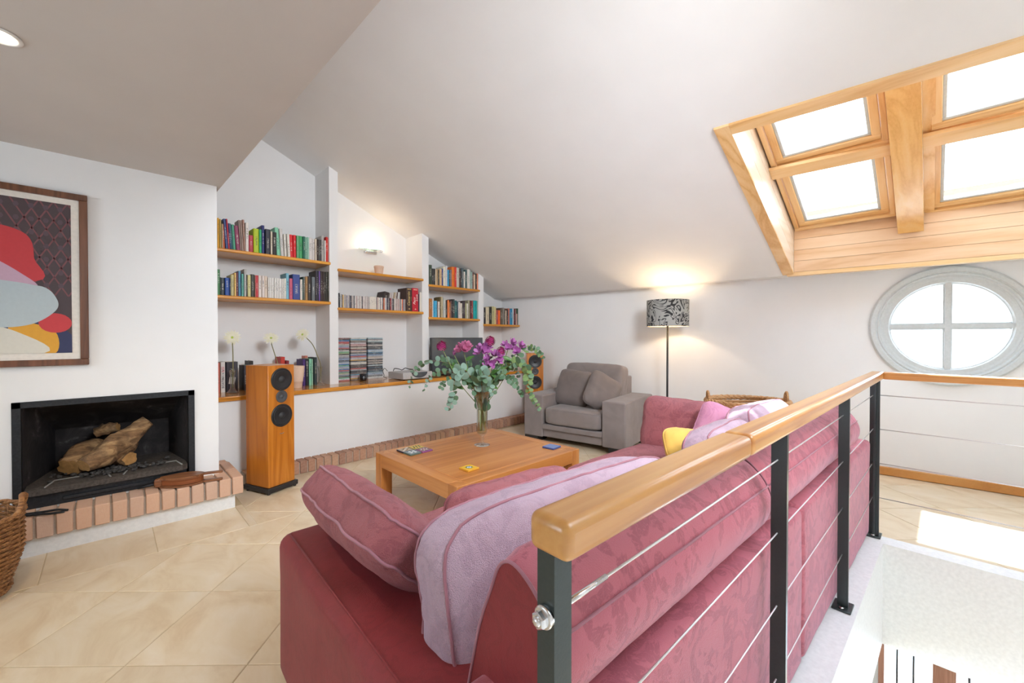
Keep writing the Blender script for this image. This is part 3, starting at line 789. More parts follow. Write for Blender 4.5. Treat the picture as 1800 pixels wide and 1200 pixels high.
def shape(pts, mi, lay):
    if lay >= 3 and len(pts) < 15: pts = smooth(pts)
    y = -.0125-.0004*lay; pr.add([(PX0+(PX1-PX0)*a, y, PZ0+(PZ1-PZ0)*b) for a, b in pts], [list(range(len(pts)))], None, mi)
shape([(0,0),(1,0),(1,1),(0,1)], 0, 0)
for i in range(-2, 12):                                                      # lattice of the dark ground
    for s_ in (1, -1):
        a = .55+i*.085; p = [(a, .38), (a+.012, .38), (a+.012+s_*.42, 1.0), (a+s_*.42, 1.0)]
        p = clip(p, 1, 0, 1.0); p = clip(p, -1, 0, -.50)
        if len(p) > 2: shape(p, 7, 1)
for i in range(5):
    for j in range(7):
        a, b = .595+i*.085, .45+j*.085
        shape([(a+.018*cos(t), b+.018*sin(t)) for t in [2*pi*k/6 for k in range(6)]], 9, 2)
shape([(.0,.82),(.30,.83),(.55,.82),(.70,.79),(.765,.73),(.78,.62),(.785,.47),(.0,.47)], 1, 3)
shape([(.0,.66),(.2,.70),(.40,.665),(.56,.60),(.70,.52),(.80,.44),(.70,.40),(.40,.38),(0,.38)], 8, 4)
shape([(.0,.56),(.14,.575),(.30,.55),(.42,.49),(.30,.47),(.0,.48)], 5, 5)
shape([(.0,.49),(.3,.475),(.55,.47),(.79,.44),(.62,.40),(.5,.28),(0,.28)], 3, 6)
shape([(.0,.0),(1,.0),(1,.12),(.8,.22),(.5,.18),(.0,.14)], 4, 7)
shape([(.72,.02),(.90,.0),(.90,.14),(.74,.20),(.63,.17)], 6, 8)
shape([(.0,.0),(.83,.0),(.70,.13),(.45,.18),(.0,.06)], 5, 9)
shape([(.90+.10*cos(t), .20+.065*sin(t)) for t in [2*pi*k/20 for k in range(20)]], 1, 10)
shape([(.44,.38),(.58,.43),(.82,.44),(.91,.36),(.90,.28),(.76,.19),(.55,.17),(.42,.24),(.41,.31)], 3, 11)
shape([(.05,.26),(.30,.22),(.42,.12),(.36,.09),(.20,.14),(.02,.20)], 2, 12)
shape([(.40,.23),(.56,.17),(.58,.10),(.50,.07),(.43,.10),(.36,.17)], 3, 13)
pr.build('print', cols, pc)

# ceiling downlight
dl = thing('downlight', 'recessed round ceiling downlight glowing in the low ceiling', 'light', (-.285, 2.41, 2.359))
m = MB(); m.lathe([(.062, .0), (.064, -.004), (.056, -.007), (.046, -.004), (.046, .0)], 32); m.build('trim_ring', M['white'], dl)
m = MB(); m.lathe([(.001, -.002), (.046, -.002)], 32); m.build('lens', emit('downlight glow', (1, .85, .6), 12), dl)
l = bpy.data.lights.new('downlight_beam', 'SPOT'); l.energy = 22; l.color = (1, .82, .6); l.spot_size = R(120); l.spot_blend = .6; l.shadow_soft_size = .04
lo_ = bpy.data.objects.new('downlight_beam', l); COL.objects.link(lo_); lo_.parent = dl; lo_.location = (0, 0, -.012)

# ================================================================ shelves and counter
def shelf(uA, uB, z, name, label, d0=.34, d1=BD-.001, th=.03):
    o = thing(name, label, 'shelf', WM @ Vector(((uA+uB)/2, d0, z)), TH)
    m = MB(); L = (uB-uA)/2; m.rbox((-L, .0, -th), (L, d1-d0, 0), .009, 2); m.build('board', M['shelf'], o); return o
ZS = dict(ul=2.025, ll=1.615, mu=1.970, ml=1.560, ru=1.912, rl=1.500, fr=1.434)
shelf(.600, 1.668, ZS['ul'], 'wall_shelf', 'upper orange wooden shelf full of books in the left bay')
shelf(.600, 1.668, ZS['ll'], 'wall_shelf', 'second orange wooden shelf of books in the left bay')
shelf(1.742, 2.812, ZS['mu'], 'wall_shelf', 'orange shelf holding only a small clay cup under the wall light')
shelf(1.742, 2.812, ZS['ml'], 'wall_shelf', 'orange shelf carrying a long row of music discs in the middle bay')
shelf(2.890, 3.755, ZS['ru'], 'wall_shelf', 'upper orange book shelf over the television tucked under the slope')
shelf(2.890, 3.755, ZS['rl'], 'wall_shelf', 'lower orange book shelf directly above the television')
shelf(3.828, 4.585, ZS['fr'], 'wall_shelf', 'short orange book shelf in the corner beside the far wall')
ct = thing('counter_top', 'long orange wooden counter board running along the whole shelf wall', 'counter', WM @ Vector((2.6, .095, .752)), TH)
for a, b in ((.57, 1.95), (1.95, 3.3), (3.3, 4.625)):
    m = MB(); m.rbox((a-2.6, 0, -.04), (b-2.6, .62, 0), .006, 2); m.build('board', wood('glossy counter wood', 'b06c1e', 'd08a30', 'e09e44', 'X', 1, .16, .6), ct)

# ---------------- books
def cname(h):
    import colorsys
    r, g, b = [int(h[i:i+2], 16)/255 for i in (0, 2, 4)]; hh, l_, s_ = colorsys.rgb_to_hls(r, g, b); hh *= 360
    if s_ < .13 or (l_ > .82 and s_ < .55): return 'black' if l_ < .2 else 'dark grey' if l_ < .36 else 'grey' if l_ < .62 else 'pale grey' if l_ < .78 else 'white'
    if l_ < .17: return 'blackish'
    pre = 'dark ' if l_ < .33 else 'pale ' if l_ > .7 else ''
    for lim, nme in ((14, 'red'), (24, 'rust'), (42, 'orange' if s_ > .6 else 'tan'), (66, 'yellow' if s_ > .45 else 'khaki'), (100, 'lime'), (165, 'green'), (196, 'teal'), (250, 'blue'), (290, 'violet'), (335, 'plum'), (361, 'red')):
        if hh < lim: return pre+nme
def ordinal(n): return str(n)+('th' if 10 <= n % 100 <= 20 else {1: 'st', 2: 'nd', 3: 'rd'}.get(n % 10, 'th'))
def book_mesh(w, h, d, name='book'):
    m = MB(); t = min(.003, w*.15); c = min(.006, w*.22)
    prof = [(-w/2+c, 0), (w/2-c, 0), (w/2, c*.7), (w/2, d), (w/2-t, d), (w/2-t, c*.7+t), (-w/2+t, c*.7+t), (-w/2+t, d), (-w/2, d), (-w/2, c*.7)]
    n = len(prof); vs = [(x, y, 0) for x, y in prof]+[(x, y, h) for x, y in prof]
    m.add(vs, [(i, (i+1) % n, n+(i+1) % n, n+i) for i in range(n)])
    for z in (0, n):
        f = [(z+0, z+1, z+5, z+6), (z+1, z+2, z+5), (z+2, z+3, z+4, z+5), (z+0, z+6, z+9), (z+9, z+6, z+7, z+8)]
        m.add(vs, [q[::-1] if z == 0 else q for q in f])
    m.box((-w/2+t, c*.7+t*.5, .002), (w/2-t, d-.004, h-.003), None, 1)
    me = bpy.data.meshes.new(name); me.from_pydata([tuple(v) for v in m.v], [], m.f); me.materials.append(M['cover']); me.materials.append(M['paper'])
    me.polygons.foreach_set('material_index', m.m); return me
def book(u0, w, h, z, colr, label, group, d0=.375, depth=.15, lean=0, cat='book', name='book', mat=None):
    w = max(w-.0012, .004); me = book_mesh(w, h, depth, name)
    if mat: me.materials[0] = mat
    a = math.atan2(lean, h) if lean else 0
    o = bpy.data.objects.new(name, me); COL.objects.link(o)
    lift = abs(sin(a))*w/2
    o.matrix_world = WM @ Matrix.Translation((u0+w/2, d0, z+.0008+lift)) @ Matrix.Rotation(a, 4, 'Y')
    c = srgb(colr); o.color = (c[0], c[1], c[2], 1)
    tag(o, label, cat, group); return o
rnd = random.Random(11)
def row(data, z, desc, group, cat='book', dep=(.13, .17), labels={}):
    data = sorted(data, key=lambda r: r[0]); prev = -9
    for k, (u0, w, h, c, ln) in enumerate(data):
        u0_ = max(u0, prev); w_ = w-(u0_-u0)
        if w_ < .003: w_ = .004
        prev = u0_+w_
        size = 'thin ' if w < .018 else 'thick ' if w > .040 else ''
        tall = 'tall ' if h > .25 else 'short ' if h < .19 else ''
        lab = labels.get(k) or '%s%s%s book, %s from left, %s' % (size, tall, cname(c), ordinal(k+1), desc)
        book(u0_, w_, h, z, c, lab, group, .375+rnd.uniform(0, .012), rnd.uniform(*dep), ln if abs(ln) < .05 else 0)
UPPER_LEFT = [(0.69,0.0072,0.262,'5a3a2a',0.0),(0.7,0.0141,0.265,'e8a820',0.0),(0.714,0.0148,0.256,'b09040',0.0),(0.729,0.0116,0.217,'a89878',0.0),(0.741,0.0143,0.218,'d06030',-0.007),(0.759,0.0202,0.264,'33457a',-0.018),(0.779,0.0118,0.267,'c02840',-0.017),(0.791,0.0136,0.233,'2c3a6a',-0.012),(0.805,0.012,0.233,'3d6a78',-0.015),(0.817,0.02,0.227,'4fa080',-0.012),(0.839,0.0313,0.221,'8c3a5c',-0.016),(0.87,0.0123,0.277,'9a8278',-0.014),(0.883,0.0141,0.277,'a58c80',-0.014),(0.897,0.016,0.285,'a07868',-0.011),(0.913,0.025,0.265,'e8e0d8',0.0),(0.939,0.0344,0.157,'b83a48',0.0),(0.976,0.0441,0.225,'b4c820',0.0),(1.022,0.0205,0.223,'30b070',0.0),(1.044,0.0244,0.268,'2e3470',0.0),(1.076,0.04,0.239,'30323e',0.0),(1.118,0.0154,0.224,'d8cdb8',0.0),(1.13,0.0393,0.22,'2a2422',0.0),(1.173,0.0332,0.269,'86cbaa',-0.02),(1.209,0.0269,0.265,'d4d0cc',-0.015),(1.24,0.0221,0.22,'e0dcd2',-0.008),(1.267,0.024,0.225,'e0dcd2',-0.009),(1.291,0.0277,0.225,'e02830',-0.005),(1.32,0.0263,0.227,'e02830',0.0),(1.348,0.0212,0.225,'70b080',0.0),(1.371,0.0346,0.226,'46a266',0.0),(1.407,0.0235,0.226,'2a6a58',0.0),(1.431,0.0164,0.225,'9cc8b0',0.0),(1.447,0.0165,0.226,'96c4b0',0.0),(1.463,0.0258,0.224,'dcd6d2',0.0),(1.489,0.0148,0.222,'dcd6d2',0.0),(1.504,0.0168,0.221,'dcd6d2',0.0),(1.525,0.0143,0.222,'e6d8c4',0.0),(1.54,0.0189,0.221,'3a2c28',0.0),(1.559,0.0152,0.22,'555554',0.0),(1.574,0.0145,0.221,'3c3c3c',0.0),(1.589,0.0289,0.266,'b0aaa6',0.0),(1.62,0.0136,0.223,'e4e0da',0.0),(1.633,0.0175,0.261,'d02a24',0.0),(1.651,0.0196,0.258,'dc6a60',0.0)]
LOWER_LEFT = [(0.692,0.0242,0.224,'3f7a4a',0.0),(0.717,0.0061,0.156,'2a3434',0.0),(0.723,0.0269,0.155,'3a4248',0.0),(0.752,0.0335,0.157,'2c52a0',0.0),(0.785,0.0087,0.156,'1e2e60',0.0),(0.795,0.0252,0.189,'c2b884',0.0),(0.823,0.014,0.208,'f0c878',0.0),(0.838,0.0166,0.216,'6a3a48',0.0),(0.855,0.018,0.23,'5a90b4',0.0),(0.874,0.0065,0.203,'2c6664',0.0),(0.88,0.0169,0.205,'6ab8a8',0.0),(0.898,0.0183,0.25,'b4b4b0',0.0),(0.918,0.0079,0.202,'4a4038',0.0),(0.926,0.0252,0.2,'d4cc90',0.0),(0.954,0.0295,0.21,'46463e',0.0),(0.985,0.004,0.206,'c89a8c',0.0),(0.989,0.023,0.204,'c83c44',0.0),(1.013,0.026,0.205,'e4d8d0',0.0),(1.042,0.0221,0.205,'e4d8d0',0.0),(1.064,0.0265,0.205,'dccab8',0.0),(1.093,0.01,0.194,'e9e6e0',0.0),(1.103,0.01,0.194,'e9e6e0',0.0),(1.114,0.0101,0.194,'e9e6e0',0.0),(1.125,0.0101,0.195,'e9e6e0',0.0),(1.135,0.0101,0.195,'e9e6e0',0.0),(1.146,0.0102,0.195,'e9e6e0',0.0),(1.157,0.0102,0.195,'e9e6e0',0.0),(1.167,0.0103,0.195,'e9e6e0',0.0),(1.178,0.0103,0.195,'e9e6e0',0.0),(1.189,0.0103,0.195,'e9e6e0',0.0),(1.2,0.0104,0.195,'e9e6e0',0.0),(1.211,0.0104,0.195,'e9e6e0',0.0),(1.222,0.0105,0.196,'e9e6e0',0.0),(1.231,0.0198,0.201,'dcdad0',0.0),(1.251,0.0277,0.253,'7cb8cc',0.0),(1.279,0.0295,0.205,'d0607a',0.0),(1.311,0.0665,0.25,'384c90',0.0),(1.379,0.0225,0.206,'e4dcd2',0.0),(1.402,0.0081,0.233,'20504e',0.0),(1.41,0.0179,0.235,'6e6a60',0.0),(1.43,0.0229,0.239,'b08858',0.0),(1.454,0.0314,0.245,'3a3230',0.0),(1.491,0.0318,0.242,'70767a',0.0),(1.524,0.0051,0.307,'2a2626',0.0),(1.529,0.0118,0.31,'3c3038',0.0),(1.541,0.0119,0.31,'34384a',0.0),(1.553,0.0085,0.311,'302a2c',0.0),(1.561,0.0137,0.31,'7a5aa6',0.0),(1.575,0.0103,0.31,'3a363a',0.0),(1.585,0.0155,0.31,'4a3632',0.0),(1.601,0.0139,0.309,'443632',0.0),(1.615,0.0157,0.309,'34322c',0.0),(1.63,0.0175,0.31,'3a3a32',0.0),(1.648,0.0159,0.31,'38382a',0.0)]
UPPER_RIGHT = [(2.913,0.0483,0.249,'3c4a3e',0.0),(2.963,0.0269,0.208,'33312f',0.0),(2.99,0.0295,0.209,'33312f',0.0),(3.022,0.0149,0.204,'e8d2b4',0.0),(3.037,0.0199,0.206,'b09468',0.0),(3.057,0.0225,0.2,'44423e',0.0),(3.082,0.0354,0.216,'d8b484',0.0),(3.12,0.0229,0.224,'38458a',0.0),(3.146,0.0308,0.253,'e8e2cc',0.0),(3.179,0.0311,0.269,'d2d0ce',0.0),(3.21,0.0235,0.22,'0898cc',0.0),(3.236,0.0237,0.221,'4a4648',0.0),(3.26,0.0238,0.228,'7a7276',0.0),(3.286,0.0454,0.27,'e87a28',0.0),(3.332,0.0297,0.271,'d83020',0.0),(3.367,0.0436,0.27,'d0ccc0',0.0),(3.41,0.022,0.263,'6a4a40',0.0),(3.432,0.0194,0.222,'221c1e',0.0),(3.452,0.0362,0.271,'5a666a',0.0),(3.488,0.0253,0.227,'e6ded4',0.0),(3.513,0.0339,0.258,'3c5a5a',0.0),(3.553,0.04,0.27,'ded8cf',0.0),(3.593,0.0231,0.263,'b8c8c0',0.0),(3.616,0.029,0.239,'9cb4ac',0.0),(3.645,0.0292,0.234,'7a4438',0.0),(3.674,0.0295,0.21,'e0c8ac',0.0),(3.704,0.0225,0.222,'2a2422',0.0),(3.726,0.028,0.234,'e88860',0.0)]
LOWER_RIGHT = [(2.915,0.0532,0.235,'b0723c',0.0),(2.971,0.0171,0.221,'e0dcd4',0.0),(2.988,0.0246,0.21,'2aa4d4',0.0),(3.012,0.0322,0.212,'5ab4d8',0.0),(3.045,0.01,0.203,'403a40',0.0),(3.055,0.0351,0.205,'dcd0c4',0.0),(3.092,0.0202,0.264,'7a6a44',0.0),(3.112,0.0254,0.272,'c8b894',0.0),(3.143,0.0359,0.25,'c4c6be',0.0),(3.181,0.0285,0.231,'3c3434',0.0),(3.213,0.0261,0.233,'f08038',0.0),(3.239,0.0237,0.208,'b07038',0.0),(3.262,0.0212,0.232,'6c4a48',0.0),(3.284,0.0186,0.244,'201a1a',0.0),(3.302,0.0348,0.252,'3a4040',0.0),(3.337,0.0379,0.237,'2c6a6a',0.0),(3.375,0.0163,0.226,'44606c',0.0),(3.394,0.0357,0.222,'dcd0c8',0.0),(3.43,0.0304,0.206,'d8d0c4',0.0),(3.463,0.0307,0.226,'3c3436',0.0),(3.493,0.0253,0.243,'3c2430',0.0),(3.519,0.0283,0.212,'a8a47c',0.0),(3.547,0.0199,0.209,'dcd8d0',0.0),(3.567,0.0344,0.254,'a09a80',0.0),(3.604,0.0318,0.252,'5a1a20',0.0),(3.636,0.0262,0.254,'b05048',0.0),(3.665,0.0649,0.257,'10a4a4',0.0),(3.73,0.0269,0.255,'8aa89c',0.0)]
FAR_RIGHT = [(3.859,0.042,0.236,'2e2c30',0.0),(3.901,0.06,0.245,'d8c8a8',0.0),(3.964,0.0584,0.25,'2c281e',0.0),(4.022,0.0515,0.26,'b8b080',0.0),(4.074,0.039,0.253,'dcc88c',0.0),(4.115,0.0368,0.212,'a85050',0.0),(4.155,0.0371,0.21,'ff6a18',0.0),(4.192,0.0348,0.242,'5a4a3a',0.0),(4.227,0.0269,0.229,'6a6250',0.0),(4.253,0.0298,0.253,'8a8278',0.0),(4.283,0.0273,0.243,'5c5042',0.0),(4.311,0.0275,0.214,'d0bca8',0.0),(4.338,0.0249,0.234,'3c2c28',0.0),(4.363,0.0306,0.247,'c06a50',0.0),(4.396,0.0252,0.229,'4a8ab0',0.0),(4.422,0.0367,0.248,'0c80a8',0.0),(4.458,0.0313,0.252,'a8c0c8',0.0),(4.49,0.0172,0.255,'b0403a',0.0),(4.507,0.0201,0.248,'481c24',0.0),(4.53,0.0231,0.243,'b49c90',0.0),(4.553,0.0174,0.173,'d8a8a0',0.0),(4.57,0.0262,0.257,'2e5038',0.0)]
MUSIC_BOXES = [(2.587,0.0778,0.281,'4a3630',0.0),(2.669,0.087,0.286,'c42034',0.0),(2.759,0.0147,0.218,'4a4a58',0.0),(2.775,0.0356,0.243,'e0d8cc',0.0)]
row(UPPER_LEFT, ZS['ul'], 'upper shelf of left bay', 'books on the upper shelf of the left bay')
row(LOWER_LEFT, ZS['ll'], 'second shelf of left bay', 'books on the second shelf of the left bay')
row(UPPER_RIGHT, ZS['ru'], 'shelf under the slope', 'books on the upper shelf over the television')
row(LOWER_RIGHT, ZS['rl'], 'shelf just above the television', 'books on the lower shelf over the television')
row(FAR_RIGHT, ZS['fr'], 'short corner shelf', 'books on the corner shelf')
# ---------------- music discs
rnd = random.Random(21)
pal = ['d8d2cc', 'cfc6c0', 'b8b0ac', 'e4ddd6', '9a9290', '8a8694', '6a6870', 'c8b8b4', 'dcd0c4', 'b0a4a0', '3a3a44', '5a5450', 'c4aca8', 'e8e2da', '7c7888', '2c2a2e']
u0 = 1.782; k = 0
while u0 < 2.565:
    w = rnd.choice((.0098, .0104, .0104, .0112, .0135)); c = rnd.choice(pal)
    if abs(u0-1.80) < .006: c = 'd8b070'
    if abs(u0-2.29) < .006: c = 'e07850'
    if abs(u0-2.375) < .006: c = 'b03a44'
    if abs(u0-2.525) < .006: c = 'f07a40'
    if abs(u0-2.15) < .035: c = 'e8e0d4'
    k += 1
    book(u0, w, rnd.uniform(.136, .143), ZS['ml'], c, '%s music disc case, %s from left, front row of middle bay' % (cname(c), ordinal(k)), 'music discs in the middle bay', .375+rnd.uniform(0, .004), .125, 0, 'music disc', 'disc_case')
    u0 += w+.0004
k = 0
book(1.763, .012, .155, ZS['ml'], '3c3c44', 'tall dark booklet at the left end of the music disc row', 'music discs in the middle bay', .375, .13, 0, 'booklet', 'booklet')
book(2.335, .060, .225, ZS['ml'], '3a302c', 'dark brown album leaning behind the music disc row', 'albums behind the music discs', .515, .17, .045, 'album', 'album')
for i in range(9):
    c = ('d8ccc4', 'c8c0bc', 'e4dcd8', 'b8a88c', 'd0b898', 'e0d8d0', '6a4a40', 'e8e8e4', 'e6e0d8')[i]
    book(2.408+i*.019, .0145, .222+.002*i, ZS['ml'], c, '%s sleeve, %s from the left, leaning behind the music discs' % (cname(c), ordinal(i+1)), 'albums behind the music discs', .515, .13, .045-.004*i, 'album', 'album')
bx = []
for i, (u_, w_, h_, c, ln) in enumerate(MUSIC_BOXES):
    lab = ['thick brown box set with yellow script lettering beside the red one', 'thick red box set with white script lettering on its spine', 'thin slate blue case between the red box set and a white one', 'white slim box at the right end of the music disc shelf'][i]
    bx.append(book(u_, w_, h_, ZS['ml'], c, lab, None, .375, .2, 0, 'box set', 'box_set', M['anycolour']))
def lettering(txt, parent, loc, rot, size, mat, name='lettering', shear=0, ext=.0004, align='CENTER'):
    cu = bpy.data.curves.new(name, 'FONT'); cu.body = txt; cu.size = size; cu.extrude = ext; cu.shear = shear; cu.align_x = align; cu.align_y = 'CENTER'
    cu.resolution_u = 2
    tmp = bpy.data.objects.new('tmp', cu); COL.objects.link(tmp); bpy.context.view_layer.update()
    me = bpy.data.meshes.new_from_object(tmp.evaluated_get(bpy.context.evaluated_depsgraph_get())); bpy.data.objects.remove(tmp); bpy.data.curves.remove(cu)
    me.materials.clear(); me.materials.append(mat); me.name = name
    o = bpy.data.objects.new(name, me); COL.objects.link(o); o.parent = parent; o.location = loc; o.rotation_euler = rot; return o
up = (R(90), R(-90), 0)                                                      # reads upward on a spine that faces local -y
lettering('Camarón', bx[0], (-.006, -.001, .150), up, .046, paint('e8cc80'), shear=.3, ext=.0008)
lettering('DE LA ISLA', bx[0], (.026, -.001, .15), up, .011, paint('c8a860'))
lettering('Paco', bx[1], (-.014, -.001, .128), up, .046, paint('f2e6e0'), shear=.3, ext=.0008)
lettering('Lucía', bx[1], (.020, -.001, .168), up, .040, paint('f2e6e0'), shear=.3, ext=.0008)
for b_, c in ((bx[0], 'e0b878'), (bx[1], 'f0d0b0')):
    m = MB(); m.prism([(.016*cos(a)*(1 if i % 2 == 0 else .45), .010*sin(a)*(1 if i % 2 == 0 else .45)) for i, a in enumerate([pi*k/4 for k in range(8)])], 0, .0008, rotm((0, 0, .028), R(90)))
    m.build('emblem', paint(c), b_)
    m = MB(); m.box((-.026, -.0008, .262), (.026, 0, .270)); m.build('title_band', paint(c), b_)
# ---------------- counter books in the left bay
rows = [(.700, .022, .265, 'd0705c', 'coral spine at the far left end of the counter beside the chimney'),
        (.727, .034, .272, 'd8d2cc', 'white and red spine with black capital letters on the counter'),
        (.768, .090, .270, '35313a', 'thick black album carrying a white note on the counter'),
        (.905, .022, .232, '33303a', 'dark spine with a pale blue top right of the first flower vase'),
        (.929, .019, .232, '86c0a2', 'mint green spine right of the first flower vase'),
        (.952, .030, .272, '26211f', 'black spine just left of the near loudspeaker'),
        (1.215, .040, .300, 'c83a2c', 'tall red spine rising just behind the near loudspeaker'),
        (1.262, .030, .262, '8a2430', 'dark red spine half hidden behind the white pot'),
        (1.418, .028, .268, '4a2f72', 'violet spine with white letters right of the white pot'),
        (1.448, .028, .270, '28242c', 'black spine with three pale capitals right of the violet one'),
        (1.480, .027, .272, '86c8a8', 'mint green spine right of the white pot'),
        (1.509, .010, .268, 'a8d4b8', 'very thin pale mint booklet near the third flower vase'),
        (1.532, .028, .285, '3c4a4c', 'dark spine with green motif behind the third flower vase')]
cbk = []
for u_, w_, h_, c, lab in rows:
    cbk.append(book(u_, w_, h_, .752, c, lab, 'books on the counter', .435, .17, 0, 'book'))
book(1.505, .030, .296, .752, 'd0806c', 'coral cover sticking up behind the mint green spine', 'books on the counter', .615, .09, 0, 'book')
lettering('BOATIN', cbk[1], (0, -.001, .085), up, .026, paint('2a2624'), ext=.0006)
lettering('IUSI', cbk[1], (0, -.001, .205), up, .030, paint('c83c40'), ext=.0006)
lettering('ECO', cbk[9], (0, -.001, .225), up, .024, paint('e4e0d8'), ext=.0006)
m = MB(); m.box((-.025, -.001, -.03), (.022, 0, .032), rotm((0, -.0015, .10), 0, R(8))); m.build('note', M['card'], cbk[2])
# ---------------- film cases in three stacks
def case_mesh():
    m = MB(); m.rbox((-.095, 0, 0), (.095, .135, .0138), .0018, 1); me = bpy.data.meshes.new('film_case'); me.from_pydata([tuple(v) for v in m.v], [], m.f)
    me.materials.append(M['case']); return me
cme = case_mesh(); rnd = random.Random(33)
PALS = [['8a5a58', '3a2a2c', '2a7ab4', 'c05a58', 'b84c4c', 'c4bcb4', '9ab0b8', 'a8a0bc', 'c06a68', '2a2426', 'd8d0cc', '7ab894', '90b080', '4a4440', 'c8c4c4', 'a8aaae', '8a90a8', '98b0d0', '50545c', '8090a0', 'd8dcde'],
        ['e0dcd4', '6aa4bc', '9a9890', '7a6a64', 'd8d4d8', 'c49a9c', 'd0b0a8', '5a4a44', 'dcd8cc', '7a3c34', '8c8c90', 'd8c4b8', '3a3c40', 'b8c0c4', '6a80b0', 'c86058', 'a8a4b0', 'd8d4d8', 'd0a040', '2a4050'],
        ['a8c4cc', '8a8a90', 'd8dcd8', '94a8ac', '2c2c30', '6c6e70', 'd0c8c0', '4a4a4a', '5c5e60', '3c3e42', 'a8bcd0', 'c8d4d8', '4a7a98', '38586c', '8aa4c4', 'b0b4bc', 'c8b8a8', 'd4ccc8', '32343a', 'c8bcb0']]
for s_, (uc, nn, nm_) in enumerate(((1.873, 35, 'left'), (2.080, 35, 'middle'), (2.288, 35, 'right'))):
    for k in range(nn):
        c = PALS[s_][k % len(PALS[s_])] if k < len(PALS[s_]) else rnd.choice(PALS[s_])
        o = link_mesh('film_case', cme, None, WM @ Vector((uc+rnd.uniform(-.003, .003), .575+rnd.uniform(-.004, .004), .752+.0139*(nn-1-k)+.0004)), (0, 0, TH+rnd.uniform(-.012, .012)))
        cc = srgb(c); cc = tuple(x*.82+.07 for x in cc); o.color = (*cc, 1)
        tag(o, '%s film case, %s from the top of the %s stack on the counter' % (cname(c), ordinal(k+1), nm_), 'film case', 'film cases in the %s stack' % nm_)
# black cup
cu_ = thing('candle_cup', 'small black candle cup in front of the middle film stack', 'cup', WM @ Vector((2.088, .485, .752)), TH)
m = MB(); m.lathe([(.001, .001), (.033, .001), (.036, .004), (.039, .075), (.036, .075), (.033, .012), (.001, .012)], 28); m.build('cup', plain('dark blue black glass', (.012,.014,.02), .15, coat=.5), cu_)
m = MB(); m.lathe([(.001, .045), (.034, .045)], 24); m.build('wax', M['card'], cu_)
# set-top box with cables
sb = thing('set_top_box', 'flat silver set-top box standing on the counter left of the television', 'receiver', WM @ Vector((2.60, .152, .752)), TH)
m = MB(); m.rbox((-.20, 0, .008), (.20, .33, .085), .006, 2); m.build('housing', M['silver'], sb)
m = MB(); m.add([(.02+.11*cos(a)*1.0, -.0012, .083-.066*sin(a)) for a in [pi*k/16 for k in range(17)]], [list(range(17))]); m.build('display', M['screen'], sb)
for x in (-.17, .17):
    m = MB(); m.lathe([(.014, 0), (.014, .009)], 12, Matrix.Translation((x, .03, 0))); m.build('foot', M['black'], sb)
m = MB(); m.lathe([(.004, 0), (.004, .003)], 10, rotm((.15, 0, .03), R(90))); m.build('button', M['black'], sb)
def cable(label, pts, r=.0035):
    o = MB(); P = bez([WM @ Vector(p) for p in pts], 8); c = P[0].copy(); o.tube([p-c for p in P], r, 6); q = o.build('power_cable', M['black'], None, c); tag(q, label, 'cable'); return q
cable('black cable looping down left of the set-top box', [(2.43, .55, .835), (2.40, .56, .87), (2.375, .56, .84), (2.385, .55, .79), (2.375, .54, .77), (2.395, .50, .757)])
cable('black cables lying in loops on top of the set-top box', [(2.45, .45, .842), (2.48, .47, .868), (2.53, .46, .86), (2.58, .47, .845), (2.62, .46, .866), (2.68, .47, .850), (2.74, .48, .842)], .005)
# television
tv = thing('television', 'flat black television standing on the counter behind the bouquet', 'television', WM @ Vector((3.315, .285, .752)), TH)
m = MB(); m.rbox((-.435, 0, .055), (.435, .035, .487), .006, 2); m.build('bezel', M['black'], tv)
m = MB(); m.box((-.424, -.0015, .075), (.424, 0, .477)); m.build('screen', M['screen'], tv)
m = MB(); m.rbox((-.05, .01, .01), (.05, .03, .08), .004, 1); m.build('stand_neck', M['black'], tv)
m = MB(); m.rbox((-.24, -.07, .0), (.24, .10, .012), .005, 2); m.build('stand_base', M['black'], tv)
# pots
def pot(name, label, loc, rt, rb, h, mat, ringz):
    o = thing(name, label, 'pot', loc)
    m = MB(); m.lathe([(.001, .001), (rb, .001), (rb+.0015, .004), (rb+(rt-rb)*ringz, h*ringz), (rb+(rt-rb)*ringz+.004, h*ringz+.003), (rb+(rt-rb)*ringz+.004, h*(ringz+.05)), (rt, h-.003), (rt-.002, h), (rt-.007, h), (rb-.004, .02), (.001, .02)], 32); m.build('body', mat, o); return o
pot('clay_pot', 'pale pinkish white flower pot on the counter right of the near loudspeaker', WM @ Vector((1.323, .315, .752)), .066, .041, .215, M['clay'], .27)
pot('clay_cup', 'small pale clay cup alone on the shelf below the wall light', WM @ Vector((2.256, .43, ZS['mu'])), .054, .043, .098, M['clay'], .8)
